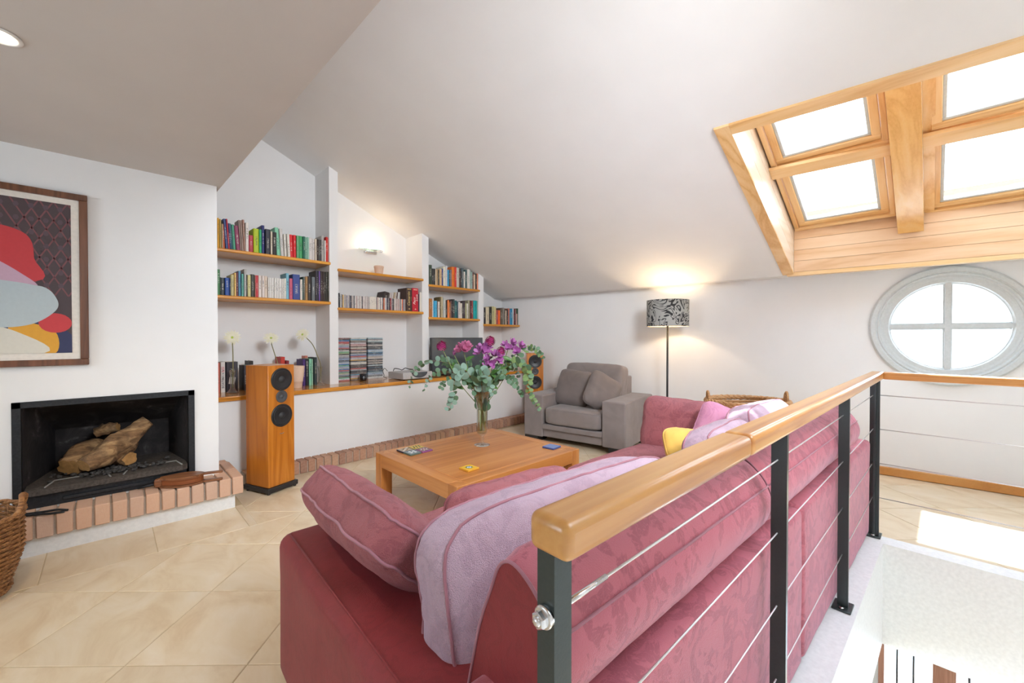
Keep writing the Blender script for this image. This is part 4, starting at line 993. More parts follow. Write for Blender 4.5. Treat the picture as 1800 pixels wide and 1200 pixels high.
# gerberas in glass bud vases
pm = MB()
for k in range(5):
    t = k/4; pm.v += [Vector((.012+.058*t, s_*.0062*sin(pi*(.18+.74*t)), .004+.006*t-.012*t*t)) for s_ in (-1, 1)]
pm.f = [[2*k, 2*k+2, 2*k+3, 2*k+1] for k in range(4)]; pm.m = [0]*4; pm.sm = [True]*4
pmesh = bpy.data.meshes.new('petal'); pmesh.from_pydata([tuple(v) for v in pm.v], [], pm.f); pmesh.materials.append(M['ivory'])
def gerbera(desc, base, head, bend, face):
    v = thing('bud_vase', 'clear glass bud vase with flared foot, %s' % desc[0], 'vase', base)
    m = MB(); m.lathe([(.001, .003), (.046, .002), (.046, .006), (.034, .016), (.020, .040), (.0165, .09), (.018, .14), (.026, .195), (.0275, .20), (.0255, .20), (.016, .14), (.0145, .09), (.015, .05), (.012, .035), (.001, .03)], 28); m.build('glass_body', M['glass'], v)
    f_ = thing('gerbera', desc[1], 'flower', base)
    pts = [Vector((0, 0, .045)), Vector((.004, 0, .20))]+[Vector(b) for b in bend]+[Vector(head)]
    m = MB(); m.tube(bez(pts, 8), .0042, 8); m.build('stem', plain('gerbera stem', (.24,.22,.09), .6), f_)
    q = Vector(face).to_track_quat('Z', 'Y')
    hd = Vector(head)
    m = MB(); m.ico(.015, (0,0,0), 2, Matrix.Translation(hd) @ q.to_matrix().to_4x4(), 0, (1, 1, .45)); m.build('flower_centre', M['lime'], f_)
    for r_ in range(2):
        for k in range(15):
            a = 2*pi*(k+.5*r_)/15+.13*sin(k*3.1)
            mt = Matrix.Translation(hd) @ q.to_matrix().to_4x4() @ Matrix.Rotation(a, 4, 'Z') @ Matrix.Rotation(-.15*r_+.1*sin(k*7), 4, 'Y') @ Matrix.Scale(1-.12*r_, 4)
            o = link_mesh('petal', pmesh, f_); o.matrix_local = mt
gerbera(('in front of the black album', 'cream gerbera facing forward on a straight stem, first from the left'), WM @ Vector((.795, .345, .752)), (.0, -.0, .492), [(.004, 0, .35)], (-.25, -.95, .1))
gerbera(('mostly hidden behind the near loudspeaker', 'cream gerbera with kinked stem rising behind the near loudspeaker'), WM @ Vector((1.165, .36, .752)), (-.055, -.0, .485), [(.0, 0, .24), (-.045, 0, .405), (-.055, 0, .45)], (-.2, -.7, .55))
gerbera(('at the foot of the left pillar', 'cream gerbera on a long curved stem leaning left by the pillar'), WM @ Vector((1.548, .33, .752)), (-.165, -.0, .520), [(-.02, 0, .29), (-.075, 0, .425)], (-.55, -.6, .35))
# wall light
wlp = thing('wall_light', 'glowing wall light with a curved green edged glass shade in the middle bay', 'light', WM @ Vector((2.29, BD-.001, 2.262)), TH)
m = MB(); m.rbox((-.075, -.05, -.012), (.075, -.001, .022), .006, 2); m.build('bracket', M['steel'], wlp)
m = MB(); pts = [(.15*cos(a), -.045-.075*sin(a)) for a in [pi*k/20 for k in range(21)]]; m.prism([(.15, -.012)]+pts+[(-.15, -.012)], .026, .036); m.build('glass_shade', M['greenglass'], wlp)
m = MB(); m.tube([(-.055, -.055, .046), (.055, -.055, .046)], .008, 10); m.build('tube_lamp', emit('wall lamp glow', (1, .86, .62), 3), wlp)
l = bpy.data.lights.new('wall_light_glow', 'POINT'); l.energy = 1.1; l.color = (1, .80, .56); l.shadow_soft_size = .03
lo_ = bpy.data.objects.new('wall_light_glow', l); COL.objects.link(lo_); lo_.parent = wlp; lo_.location = (0, -.13, .09)

# ================================================================ loudspeakers
def speaker(label, loc, rz, plinth=True):
    o = thing('loudspeaker', label, 'loudspeaker', loc, rz)
    w, d, h = .116, .27, 1.02
    m = MB(); m.rbox((-w, 0, .05), (w, d, h), .003, 1); m.build('cabinet', M['spk'], o)
    m = MB(); m.rbox((-w-.018, -.02, .012), (w+.018, d+.015, .05), .004, 1)
    m.build('plinth', M['black'], o)
    for sx in (-1, 1):
        for y in (.0, d-.02):
            m = MB(); m.lathe([(.012, 0), (.012, .014)], 10, Matrix.Translation((sx*.115, y, 0))); m.build('foot', M['black'], o)
    for z, r, nm in ((.905, .092, 'woofer'), (.765, .050, 'tweeter'), (.612, .092, 'woofer')):
        Mt = rotm((0, 0, z), R(90))
        if nm == 'woofer':
            m = MB(); m.lathe([(r-.012, .0), (r, .0), (r, .006), (r-.008, .009), (r-.014, .006)], 40, Mt); a = m.build('woofer', M['black'], o)
            m = MB(); m.lathe([(r-.014, .005), (r-.022, .009), (r-.030, .003), (.03, .0015), (.024, .010), (.012, .017), (.001, .019)], 40, Mt); m.build('cone', M['rubber'], a)
        else:
            m = MB(); m.lathe([(r, .0), (r, .004), (r-.003, .005), (.020, .005), (.018, .002), (.012, .008), (.001, .011)], 36, Mt); m.build('tweeter', plain('dark grey driver plate', (.07,.07,.075), .45), o)
    m = MB(); m.add([(.020*(cos(a))-.0, 0, .010*sin(a)) for a in [pi+pi*k/10 for k in range(11)]]+[(.012*cos(a), 0, .004*sin(a)) for a in [2*pi-pi*k/10 for k in range(11)]], [list(range(22))], rotm((0, -.0015, .470)))
    m.build('badge', M['steel'], o)
speaker('tall cherry wood loudspeaker standing by the brick hearth', (1.00, 3.705, 0), R(21.5))
speaker('tall cherry wood loudspeaker in the far corner behind the armchair', (4.27, 3.90, 0), R(-42))
# ================================================================ soft shapes
def cushion(size, k=4.0, knife=0.0, wr=.006, seed=0, n=16, Mt=None, pinch=.05, sag=0):
    """a stuffed cushion: rounded block, optionally thinning to a knife edge, with creases"""
    m = MB(); sx, sy, sz = [s/2 for s in size]
    idx = {}
    def f(p):
        x, y, z = p; L = (abs(x)**k+abs(y)**k+abs(z)**k)**(1/k); q = Vector((x/L, y/L, z/L))
        if knife:
            e = max(0, (1-abs(q.x)**3.2)*(1-abs(q.y)**3.2)); t = (1-knife)+knife*e**.5
            q.z *= t
            q.x *= 1-pinch*(1-q.y*q.y)*abs(q.x); q.y *= 1-pinch*(1-q.x*q.x)*abs(q.y)
        P = Vector((q.x*sx, q.y*sy, q.z*sz))
        if wr:
            so_ = Vector((seed*7.3, seed*1.9, seed*3.1))
            nz = noise.noise(P*7+so_)+.55*noise.noise(Vector((P.x*13, P.y*22, P.z*17))+so_)
            cr = noise.noise(Vector((P.x*9, P.y*9, P.z*4))*1.6+so_*2); crease = -max(0, .12-abs(cr))*5
            P += Vector((q.x*.6, q.y*.6, q.z)).normalized()*wr*(nz+crease*.9)
        if sag: P.z -= sag*(q.x*q.x)
        return P
    def vid(a, b, c):
        key = (a, b, c)
        if key not in idx:
            idx[key] = len(m.v); P = f((2*a/n-1, 2*b/n-1, 2*c/n-1)); m.v.append(Mt @ P if Mt is not None else P)
        return idx[key]
    for a in range(n):
        for b in range(n):
            for fs in ([(a,b,0),(a,b+1,0),(a+1,b+1,0),(a+1,b,0)], [(a,b,n),(a+1,b,n),(a+1,b+1,n),(a,b+1,n)],
                       [(a,0,b),(a+1,0,b),(a+1,0,b+1),(a,0,b+1)], [(a,n,b),(a,n,b+1),(a+1,n,b+1),(a+1,n,b)],
                       [(0,a,b),(0,a,b+1),(0,a+1,b+1),(0,a+1,b)], [(n,a,b),(n,a+1,b),(n,a+1,b+1),(n,a,b+1)]):
                m.f.append([vid(*p) for p in fs]); m.m.append(0); m.sm.append(True)
    m.shape = f; m.Mt = Mt
    return m
def piping(mb, loop, r=.0045, out=1.012, cl=True):
    """a seam tube following a loop of cube-surface points on the cushion"""
    t = MB(); P = []
    for p in loop:
        q = mb.shape(p)*out; P.append(mb.Mt @ q if mb.Mt is not None else q)
    t.tube(P, r, 6, None, 0, cl); return t
def rim_loop(ax, v, n=14):
    """square loop on the cube at coordinate ax = v"""
    out = []; s = [-1+2*i/n for i in range(n)]
    for a, b in [(t, -1) for t in s]+[(1, t) for t in s]+[(-t, 1) for t in s]+[(-1, -t) for t in s]:
        p = [0, 0, 0]; p[ax] = v; o = [i for i in range(3) if i != ax]; p[o[0]] = a; p[o[1]] = b; out.append(tuple(p))
    return out

# ================================================================ coffee table
tb = thing('coffee_table', 'low square honey coloured wooden coffee table carrying the bouquet', 'table', (2.10, 2.522, 0))
ax_, ay_, zt_, tt = .612, .527, .345, .10
m = MB(); m.rbox((-ax_+.092, -ay_+.092, zt_-.03), (ax_-.092, ay_-.092, zt_-.0005), .002, 1); m.build('top_panel', M['table'], tb)
for (lo_, hi_, mt) in (((-ax_+.09, -ay_, zt_-tt), (ax_-.09, -ay_+.091, zt_), M['table']), ((-ax_+.09, ay_-.091, zt_-tt), (ax_-.09, ay_, zt_), M['table']),
                       ((-ax_, -ay_+.09, zt_-tt), (-ax_+.091, ay_-.09, zt_), M['tableY']), ((ax_-.091, -ay_+.09, zt_-tt), (ax_, ay_-.09, zt_), M['tableY'])):
    m = MB(); m.rbox(lo_, hi_, .002, 1); m.build('frame_rail', mt, tb)
legw = wood('honey table leg', 'a6642e', 'c07a3c', 'd08e50', 'Z', .8, .34, .3, ring=4)
for sx in (-1, 1):
    for sy in (-1, 1):
        xa, xb = sorted((sx*ax_, sx*(ax_-.0905))); ya, yb = sorted((sy*ay_, sy*(ay_-.0905)))
        m = MB(); m.rbox((xa, ya, 0), (xb, yb, zt_), .002, 1); m.build('leg', legw, tb)
# ceramic coasters
def coaster(label, x, y, rz, base, edge, motif, sz=.098):
    o = thing('ceramic_coaster', label, 'coaster', (x, y, zt_+.0003), rz)
    m = MB(); h = sz/2; m.rbox((-h, -h, 0), (h, h, .013), .0025, 2); m.build('tile_body', paint(edge), o)
    m = MB(); m.box((-h+.003, -h+.003, .013), (h-.003, h-.003, .0134)); m.build('glaze', paint(base, rough=.2), o)
    for k, (pts, c) in enumerate(motif):
        m = MB(); m.prism([(a*h, b*h) for a, b in pts], .0134, .0138+.0003*k); m.build('motif', paint(c, rough=.25), o)
def disc(cx, cy, r, n=12): return [(cx+r*cos(2*pi*k/n), cy+r*sin(2*pi*k/n)) for k in range(n)]
def star(n, r0, r1, ph=0): return [((r0 if k % 2 == 0 else r1)*cos(pi*k/n+ph), (r0 if k % 2 == 0 else r1)*sin(pi*k/n+ph)) for k in range(2*n)]
coaster('yellow ceramic coaster with a green and white star at the near table end', 1.753, 2.212, R(2), 'ecb93c', 'd79a2c', [(star(8, .62, .42), '4a6a34'), (star(8, .40, .26, .2), 'e8ece8'), (star(6, .16, .10), '4a6ac0')])
coaster('plain blue ceramic coaster near the right corner of the table', 2.578, 2.172, R(6), '6a82b8', '3c4a80', [], .11)
cx_, cy_ = 1.722, 2.862
coaster('cream ceramic coaster with green diagonal stripes in the group of four', cx_+.055, cy_+.062, R(3), 'd8b860', '8a7a4a', [([(-.8+.5*k, -.6), (-.62+.5*k, -.6), (-.22+.5*k, .6), (-.4+.5*k, .6)], '5a6a3c') for k in range(3)])
coaster('brown and white patterned coaster at the back left of the group of four', cx_-.052, cy_+.055, R(1), 'b0a08a', '3a3040', [(star(4, .75, .3), '7a5838'), (disc(0, 0, .25), 'e4dcd0'), (disc(.6, .6, .2), 'e4dcd0'), (disc(-.6, -.6, .2), 'e4dcd0')])
coaster('grey ceramic coaster with four white dots in the group of four', cx_-.048, cy_-.048, R(2), '7e8e94', '5a6a60', [(disc(a, b, .22), 'ecebe8') for a in (-.33, .33) for b in (-.33, .33)])
coaster('purple edged ceramic coaster with a red and white pattern in the group', cx_+.058, cy_-.043, R(4), '8a6a72', '8a4a80', [(star(6, .8, .35), 'e8e0dc'), (star(6, .5, .25, .3), '8a3040'), (disc(0, 0, .12), 'f0ece8')])

# ================================================================ armchair
AZ = math.atan2(-.9862, .1657)
ac = thing('armchair', 'wide brown grey upholstered armchair standing before the far wall', 'armchair', (3.705, 2.845, 0), AZ)
wA, dA = .635, .90
G = M['greycloth']
m = MB(); m.rbox((-wA+.25, .03, .07), (wA-.25, dA-.02, .21), .012, 2); m.build('base', G, ac)
m = MB(); m.rbox((-wA+.262, -.004, .165), (wA-.262, .05, .222), .008, 2); m.build('front_rail', G, ac)
for s_ in (-1, 1):
    xa, xb = sorted((s_*wA, s_*(wA-.262)))
    m = MB(); m.rbox((xa, 0, .068), (xb, dA, .56), .016, 3); m.build('arm', G, ac)
m = cushion((2*wA-.535, .70, .20), 8, 0, .003, 2, 14, Matrix.Translation((0, .335, .325))); m.build('seat_cushion', G, ac)
piping(m, rim_loop(2, .82), .003, 1.003).build('seam', G, ac)
m = MB(); m.rbox((-wA+.255, dA-.17, .10), (wA-.255, dA, .77), .02, 3, ); m.build('back_frame', G, ac)
m = cushion((2*wA-.50, .24, .54), 8, 0, .007, 4, 16, rotm((.0, dA-.245, .645), R(-9))); m.build('back_cushion', G, ac)
for s_ in (-1, 1):
    for y in (.12, dA-.12):
        xa, xb = sorted((s_*(wA-.005), s_*(wA-.19))); m = MB(); m.rbox((xa, y-.11, 0), (xb, y+.11, .07), .004, 1); m.build('foot', M['black'], ac)
def pillow(label, loc, size, rot, mat, seed, knife=.85, wr=.006, k=4.5, group=None, seam=True):
    Mt = rotm((0,0,0), *rot)
    o = thing('cushion', label, 'cushion', loc)
    m = cushion(size, k, knife, wr, seed, 18, Mt, .06); m.build('cover', M[mat] if isinstance(mat, str) else mat, o)
    if seam: piping(m, rim_loop(2, 0.0, 18), .0035, 1.004).build('piping', M[mat] if isinstance(mat, str) else mat, o)
    return o
A2 = Matrix.Translation((3.705, 2.845, 0)) @ Matrix.Rotation(AZ, 4, 'Z')
pillow('square brown grey cushion at the left of the armchair seat', A2 @ Vector((-.17, .40, .625)), (.50, .47, .18), (R(68), R(4), AZ-R(4)), 'greycloth2', 3)
pillow('brown grey cushion leaning sideways against the right armchair arm', A2 @ Vector((.23, .36, .60)), (.46, .46, .17), (R(72), R(30), AZ+R(48)), 'greycloth2', 9)

# ================================================================ floor lamp
LX, LY = 4.45, 2.07
lp = thing('floor_lamp', 'tall black floor lamp with grey swirl patterned drum shade behind the armchair', 'lamp', (LX, LY, 0))
m = MB(); m.lathe([(.001, 0), (.15, 0), (.15, .012), (.14, .022), (.02, .03), (.012, .06)], 36); m.build('base', M['black'], lp)
m = MB(); m.tube([(0, 0, .02), (0, 0, 1.41)], .011, 12); m.build('pole', M['black'], lp)
def shade_mat():
    m = NM('swirl shade fabric'); v = m.coord()
    n1 = m.noise(v, 6.5, 1, .4, 2.2); w = m.n('ShaderNodeMath', operation='MULTIPLY'); m.l(n1, w.inputs[0]); w.inputs[1].default_value = 10
    pp = m.n('ShaderNodeMath', operation='PINGPONG'); m.l(w.outputs[0], pp.inputs[0]); pp.inputs[1].default_value = 1
    c = m.ramp(pp.outputs[0], [(.30, (.02,.022,.025)), (.38, (.36,.36,.34))]); m.setc(c); m.rough(.7)
    return m.mat
m = MB(); r = .222
m.lathe([(r, 1.365), (r, 1.655), (r-.004, 1.655), (r-.004, 1.365), (r, 1.365)], 56, None, 0, True, False); m.build('lamp_shade', [shade_mat()], lp)
m = MB(); m.lathe([(r-.005, 1.3655), (r-.005, 1.6545)], 56, None, 0, True, False); m.build('shade_lining', plain('warm shade lining', (.75,.66,.5), .8), lp)
m = MB()
for k in range(3):
    a = 2*pi*k/3; m.tube([(0, 0, 1.405), (r*cos(a)-.005*cos(a), r*sin(a), 1.40)], .003, 6)
m.build('shade_spider', M['black'], lp)
m = MB(); m.ico(.022, (0, 0, 1.462), 2, None, 0, (1, 1, 1.2)); m.build('bulb', emit('bulb glow', (1, .82, .55), 12), lp)
m = MB(); m.lathe([(.016, 1.40), (.016, 1.44)], 14); m.build('socket', M['black'], lp)
l = bpy.data.lights.new('floor_lamp_bulb', 'POINT'); l.energy = 4.6; l.color = (1, .76, .50); l.shadow_soft_size = .018
lo_ = bpy.data.objects.new('floor_lamp_bulb', l); COL.objects.link(lo_); lo_.parent = lp; lo_.location = (0, 0, 1.508)

# ================================================================ sofa
SZ = R(-2.47); SL = (.38, .44, 0)
SMx = Matrix.Translation(SL) @ Matrix.Rotation(SZ, 4, 'Z')
sf = thing('sofa', 'long rose damask sofa with rolled back standing along the railing', 'sofa', SL, SZ)
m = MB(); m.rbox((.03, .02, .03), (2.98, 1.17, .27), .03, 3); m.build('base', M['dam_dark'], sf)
def soft_box(lo, hi, r, mat, name, seed, wr=.004, nn=18):
    c = [(lo[i]+hi[i])/2 for i in range(3)]; s = [hi[i]-lo[i] for i in range(3)]
    m = MB(); bm = bmesh.new(); bmesh.ops.create_cube(bm, size=1)
    for v in bm.verts: v.co = Vector([v.co[i]*s[i]+c[i] for i in range(3)])
    bmesh.ops.bevel(bm, geom=bm.edges[:], offset=r, segments=4, profile=.5, affect='EDGES')
    bmesh.ops.triangulate(bm, faces=[f for f in bm.faces if len(f.verts) > 4])
    for _ in range(4): bmesh.ops.subdivide_edges(bm, edges=[e for e in bm.edges if e.calc_length() > .10], cuts=1, use_grid_fill=True)
    bmesh.ops.triangulate(bm, faces=[f for f in bm.faces if len(f.verts) > 4])
    bm.normal_update()
    for v in bm.verts: v.co += v.normal*wr*(noise.noise(v.co*5+Vector((seed, 0, 0)))+.5*noise.noise(v.co*13+Vector((seed, 3, 0))))
    bm.verts.index_update()
    m.add([v.co.copy() for v in bm.verts], [[v.index for v in f.verts] for f in bm.faces], None, 0, True); bm.free()
    return m.build(name, mat, sf)
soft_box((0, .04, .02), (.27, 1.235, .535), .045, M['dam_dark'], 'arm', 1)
soft_box((2.72, .04, .02), (3.0, 1.22, .55), .05, M['dam'], 'arm', 2)
for a, b, sd_ in ((.02, 1.468, 3), (1.474, 2.995, 4)): soft_box((a, -.045, .03), (b, .17, .612), .024, M['dam'], 'back_panel', sd_, .003)
m = MB(); m.tube([(.0, .075, .50), (.0, .2, .535), (.0, .7, .537), (.0, 1.19, .537)], .0035, 6); 
m.v = [v+Vector((.032, 0, -.003)) for v in m.v]; m.build('seam', M['dam_dark'], sf)
for a, b, sd_ in ((.275, 1.468, 5), (1.474, 2.715, 6)):
    m = cushion((b-a, .97, .20), 8, 0, .004, sd_, 18, Matrix.Translation(((a+b)/2, .725, .365))); m.build('seat_cushion', M['dam_pill'], sf)
    piping(m, rim_loop(2, .8), .004, 1.003).build('piping', M['dam_pill'], sf)
ROLL = [(.24, .40), (.215, .55), (.175, .70), (.135, .80), (.115, .845), (.09, .866), (.06, .866), (.02, .845), (-.015, .812), (-.035, .780), (-.048, .742), (-.045, .700), (-.022, .655), (.025, .625), (.07, .612), (.12, .60), (.16, .50), (.16, .40)]
def roll(xa, xb, seed):
    m = MB(); nx = max(12, int((xb-xa)/.035)); n = len(ROLL); cy, cz = .08, .70
    pr = bez([(0, y, z) for y, z in ROLL], 3); n = len(pr); vs = []; fs = []
    for i in range(nx+1):
        t = i/nx; x = xa+(xb-xa)*t; e = min(t, 1-t)*(xb-xa); s_ = 1-.07*max(0, 1-e/.035)**2
        for j, p in enumerate(pr):
            y, z = p.y, p.z; up_ = max(0, min(1, (z-.62)/.1))
            q = noise.noise(Vector((x*4, y*9, z*9+seed)))*.004+noise.noise(Vector((x*17+y*6, y*9, z*9+seed)))*.0028
            b_ = .010*sin(pi*t)**.5*up_
            vs.append((x, cy+(y-cy)*s_*(1+q*6+b_), cz+(z-cz)*s_*(1+q*4)+b_*.5))
    for i in range(nx):
        for j in range(n-1): fs.append((i*n+j, i*n+j+1, (i+1)*n+j+1, (i+1)*n+j))
    m.add(vs, fs, None, 0, True); m.add(vs[:n], [list(range(n))[::-1]], None, 1); m.add(vs[-n:], [list(range(n))], None, 0)
    o = m.build('back_roll', [M['dam'], M['dam_dark']], sf)
    js = min(range(n), key=lambda j: (pr[j].y+.035)**2+(pr[j].z-.78)**2)
    p = MB(); p.tube([Vector(vs[i*n+js])+Vector((0, -.002, .002)) for i in range(nx+1)], .0028, 6); p.build('piping', M['seam'], sf)
    p = MB(); p.tube([Vector(vs[j])+Vector((-.001, 0, 0)) for j in range(n)], .0032, 6); p.build('piping', M['seam'], sf)
roll(.118, 1.112, 7); roll(1.122, 2.63, 8)
def box_cushion(label, c, size, rot, mat, seed, k=4.2, wr=.007, band=.62):
    W = SMx @ Vector(c); o = thing('cushion', label, 'cushion', W)
    m = cushion(size, k, .28, wr, seed, 24, rotm((0,0,0), rot[0], rot[1], rot[2]+SZ), .03); m.build('cover', M[mat], o)
    for s_ in (-1, 1): piping(m, rim_loop(2, s_*band, 22), .0042, 1.006).build('piping', M['seam'] if mat != 'dam_pale' else M['dam_pale'], o)
    return o
# big loose back cushions (local z of the cushion = its thickness, tipped upright)
box_cushion('big lilac rose back cushion at the near end of the sofa', (.66, .375, .605), (1.10, .42, .27), (R(76), R(1), 0), 'dam_light', 11)
box_cushion('greyish lilac back cushion in the middle of the sofa beside the yellow one', (1.84, .37, .605), (.62, .42, .25), (R(74), 0, R(3)), 'dam_light', 12)
box_cushion('lilac back cushion at the far end of the sofa in the sun', (2.44, .37, .635), (.64, .45, .26), (R(75), 0, R(-3)), 'dam_light', 13)
box_cushion('thick dusty rose cushion leaning over the near sofa arm', (.235, .87, .605), (.70, .44, .20), (R(43), 0, R(90)), 'dam_pill', 14, 4.5, .008)
pillow('deep pink damask cushion wedged in front of the big near back cushion', SMx @ Vector((.66, .62, .555)), (.66, .40, .16), (R(66), R(2), SZ), 'dam_pill', 15, .8, .008)
pillow('large pink damask cushion standing against the far sofa arm', SMx @ Vector((2.54, .96, .60)), (.56, .42, .18), (R(74), R(2), R(-78)), 'dam_pill', 16, .8, .007)
pillow('pale pink cushion partly in sunlight beside the far sofa arm', SMx @ Vector((2.46, .62, .60)), (.40, .40, .15), (R(70), R(25), R(-60)), 'dam_pale', 17, .85, .006)
pillow('yellow cushion with one corner up leaning on the middle back cushion', SMx @ Vector((2.0, .60, .535)), (.42, .40, .14), (R(62), R(8), R(-20)), 'yellow', 18, .88, .006)

# ================================================================ large willow basket behind the sofa
wbk = thing('willow_basket', 'large pale willow basket with upright handles standing behind the far sofa end', 'basket', (4.28, 1.22, 0), R(-50))
def oval(z, gx, gy, wob, ph, n=72): return [((gx+wob*sin(a*17+ph))*cos(a), (gy+wob*sin(a*17+ph))*sin(a), z+.004*sin(a*5+ph)) for a in [2*pi*i/n for i in range(n)]]
m = MB()
for k in range(20): m.tube(oval(.03+k*.0305, .30+.002*k, .22+.002*k, .008, pi*(k % 2)), .014, 6, None, 0, True)
m.build('woven_side', M['willow'], wbk)
m = MB()
for ph in (0, 2.1, 4.2): m.tube([(p[0]*1.03, p[1]*1.03, .645+.013*sin(14*2*pi*i/72+ph)) for i, p in enumerate(oval(.645, .345, .265, .010, ph))], .014, 6, None, 0, True)
m.build('braided_rim', M['willow'], wbk)
for s_ in (-1, 1):
    m = MB()
    for q in (0, 1): m.tube(bez([(s_*.345, -.035+.02*q, .60), (s_*.350, -.022+.01*q, .70), (s_*.352, .0, .735), (s_*.350, .022, .70), (s_*.345, .035-.02*q, .60)], 6), .011, 7)
    m.build('handle', M['willow'], wbk)
m = MB(); m.prism([(p[0], p[1]) for p in oval(0, .30, .22, 0, 0)], .008, .03); m.build('bottom', M['willow'], wbk)

# ================================================================ railing
RZ = math.atan(-.026)
rl = thing('railing', 'stairwell railing with varnished pine handrail, dark posts and steel cables', 'railing', (0, .365, 0), RZ)
def rail_seg(a, b, r1=.016, r2=.012, yx=False, lo=(-.066, .985), hi=(.0, 1.034), mat=None):
    m = MB(); m.rbox((a, lo[0], lo[1]), (b, hi[0], hi[1]), .013, 4); return m.build('handrail', mat or M['pine'], rl)
rail_seg(.374, 1.004); rail_seg(1.009, 3.452)
m = MB(); m.rbox((3.392, -1.9, .989), (3.452, -.062, 1.034), .010, 3); m.build('handrail', wood('shaded handrail pine', 'b06a26', 'c98440', 'd89a58', 'Y', 1, .35, .3, ring=7), rl)
def post(x, y0=-.042, y1=-.002, tx=.016, base=True, zb=.008):
    m = MB()
    m.box((x-tx/2, y0, zb), (x+tx/2, y1, .988)); o = m.build('post', M['post'], rl)
    if base:
        b = MB(); b.rbox((x-.045, (y0+y1)/2-.035, zb-.001), (x+.05, (y0+y1)/2+.035, zb+.008), .002, 1); b.build('base_plate', M['post'], o)
        for dx in (-.03, .035):
            b = MB(); b.lathe([(.010, 0), (.010, .006), (.004, .008)], 6, Matrix.Translation((x+dx, (y0+y1)/2, zb+.008))); b.build('bolt', M['steel'], o)
    return o
p1 = post(.402, -.030, -.001, .020, True)
m = MB(); m.box((.413, -.028, .01), (.428, -.004, .988)); m.build('flat_bar', M['post'], p1)
post(1.385); post(2.402)
m = MB(); p4 = post(3.418, -.050, -.002, .016)
m = MB(); m.box((3.395, -.034, .012), (3.440, -.022, .988)); m.build('flat_bar', M['post'], p4)
ZC = (.888, .676, .464, .250)
for z in ZC:
    m = MB(); m.tube([(.404, -.018, z+.01), (3.418, -.020, z)], .0021, 8); m.build('cable', M['cable'], rl)
    m = MB(); m.tube([(3.420, -.026, z), (3.424, -1.9, z)], .0025, 8); m.build('cable', M['cable'], rl)
    zz = z+.010
    m = MB(); m.tube([(.425, -.018, zz), (.520, -.018, zz-.0003)], .0042, 10); m.build('cable_sleeve', M['steel'], rl)
    f_ = MB(); Mx = rotm((.392, -.016, zz), 0, R(-90))
    f_.lathe([(.0145, 0), (.0145, .006), (.013, .007)], 24, Mx); nut = f_.build('washer', M['steel'], rl)
    f_ = MB(); f_.lathe([(.011, .007), (.011, .015), (.009, .0165)], 6, Mx, 0, False); f_.build('nut', M['steel'], nut)
    f_ = MB(); f_.lathe([(.0062, .016), (.0062, .018), (.004, .0200), (.001, .0205)], 14, Mx); f_.build('stud_end', M['steel'], nut)
for y in (-.95, -1.85): 
    m = MB(); m.box((3.404, y-.02, .008), (3.420, y+.02, .988)); m.build('post', M['post'], rl)

# ================================================================ bouquet
BX_, BY_ = 2.223, 2.630; BR = math.atan2(-.6993, .7148); BL = (BX_, BY_, zt_+.0004)
vs_ = thing('flower_vase', 'tall footed clear glass vase of water on the coffee table', 'vase', BL, BR)
m = MB(); m.lathe([(.001, .002), (.064, .0005), (.067, .003), (.064, .007), (.030, .012), (.013, .022), (.012, .040), (.018, .055), (.014, .068), (.016, .078), (.040, .098), (.044, .112), (.0445, .20), (.046, .30), (.056, .38), (.078, .45), (.082, .456),
                   (.0795, .456), (.0535, .38), (.0435, .30), (.042, .20), (.0415, .116), (.036, .102), (.001, .098)], 40); m.build('glass_body', M['glass'], vs_)
m = MB(); m.lathe([(.001, .0985), (.0355, .1025), (.041, .117), (.0417, .20), (.0428, .295), (.001, .295)], 36); m.build('water', M['water'], vs_)
# leaf meshes
def leaf_mesh(name, mat, L=1.0, Wd=1.0, cup=.18, tip=.0):
    m = MB(); n = 12
    pts = []
    for k in range(n):
        a = 2*pi*k/n; x = .5+.5*cos(a)*L; y = .5*sin(a)*Wd*(1-tip*max(0, cos(a)))
        pts.append((x, y, -cup*(y*y)*2+cup*.3*sin(x*3)))
    m.add(pts+[(.5, 0, .03)], [(k, (k+1) % n, n) for k in range(n)], None, 0, True)
    me = bpy.data.meshes.new(name); me.from_pydata([tuple(v) for v in m.v], [], m.f); me.materials.append(mat)
    me.polygons.foreach_set('use_smooth', [True]*len(m.f)); return me
LV = [leaf_mesh('leaf', M[k], 1, w, c) for k, w, c in (('leaf', .95, .25), ('leaf_b', .9, .35), ('leaf', .85, -.2), ('leaf_y', .8, .3))]
LN = leaf_mesh('leaf', M['greenleaf'], 1, .34, .5, .5)
rnd = random.Random(77)
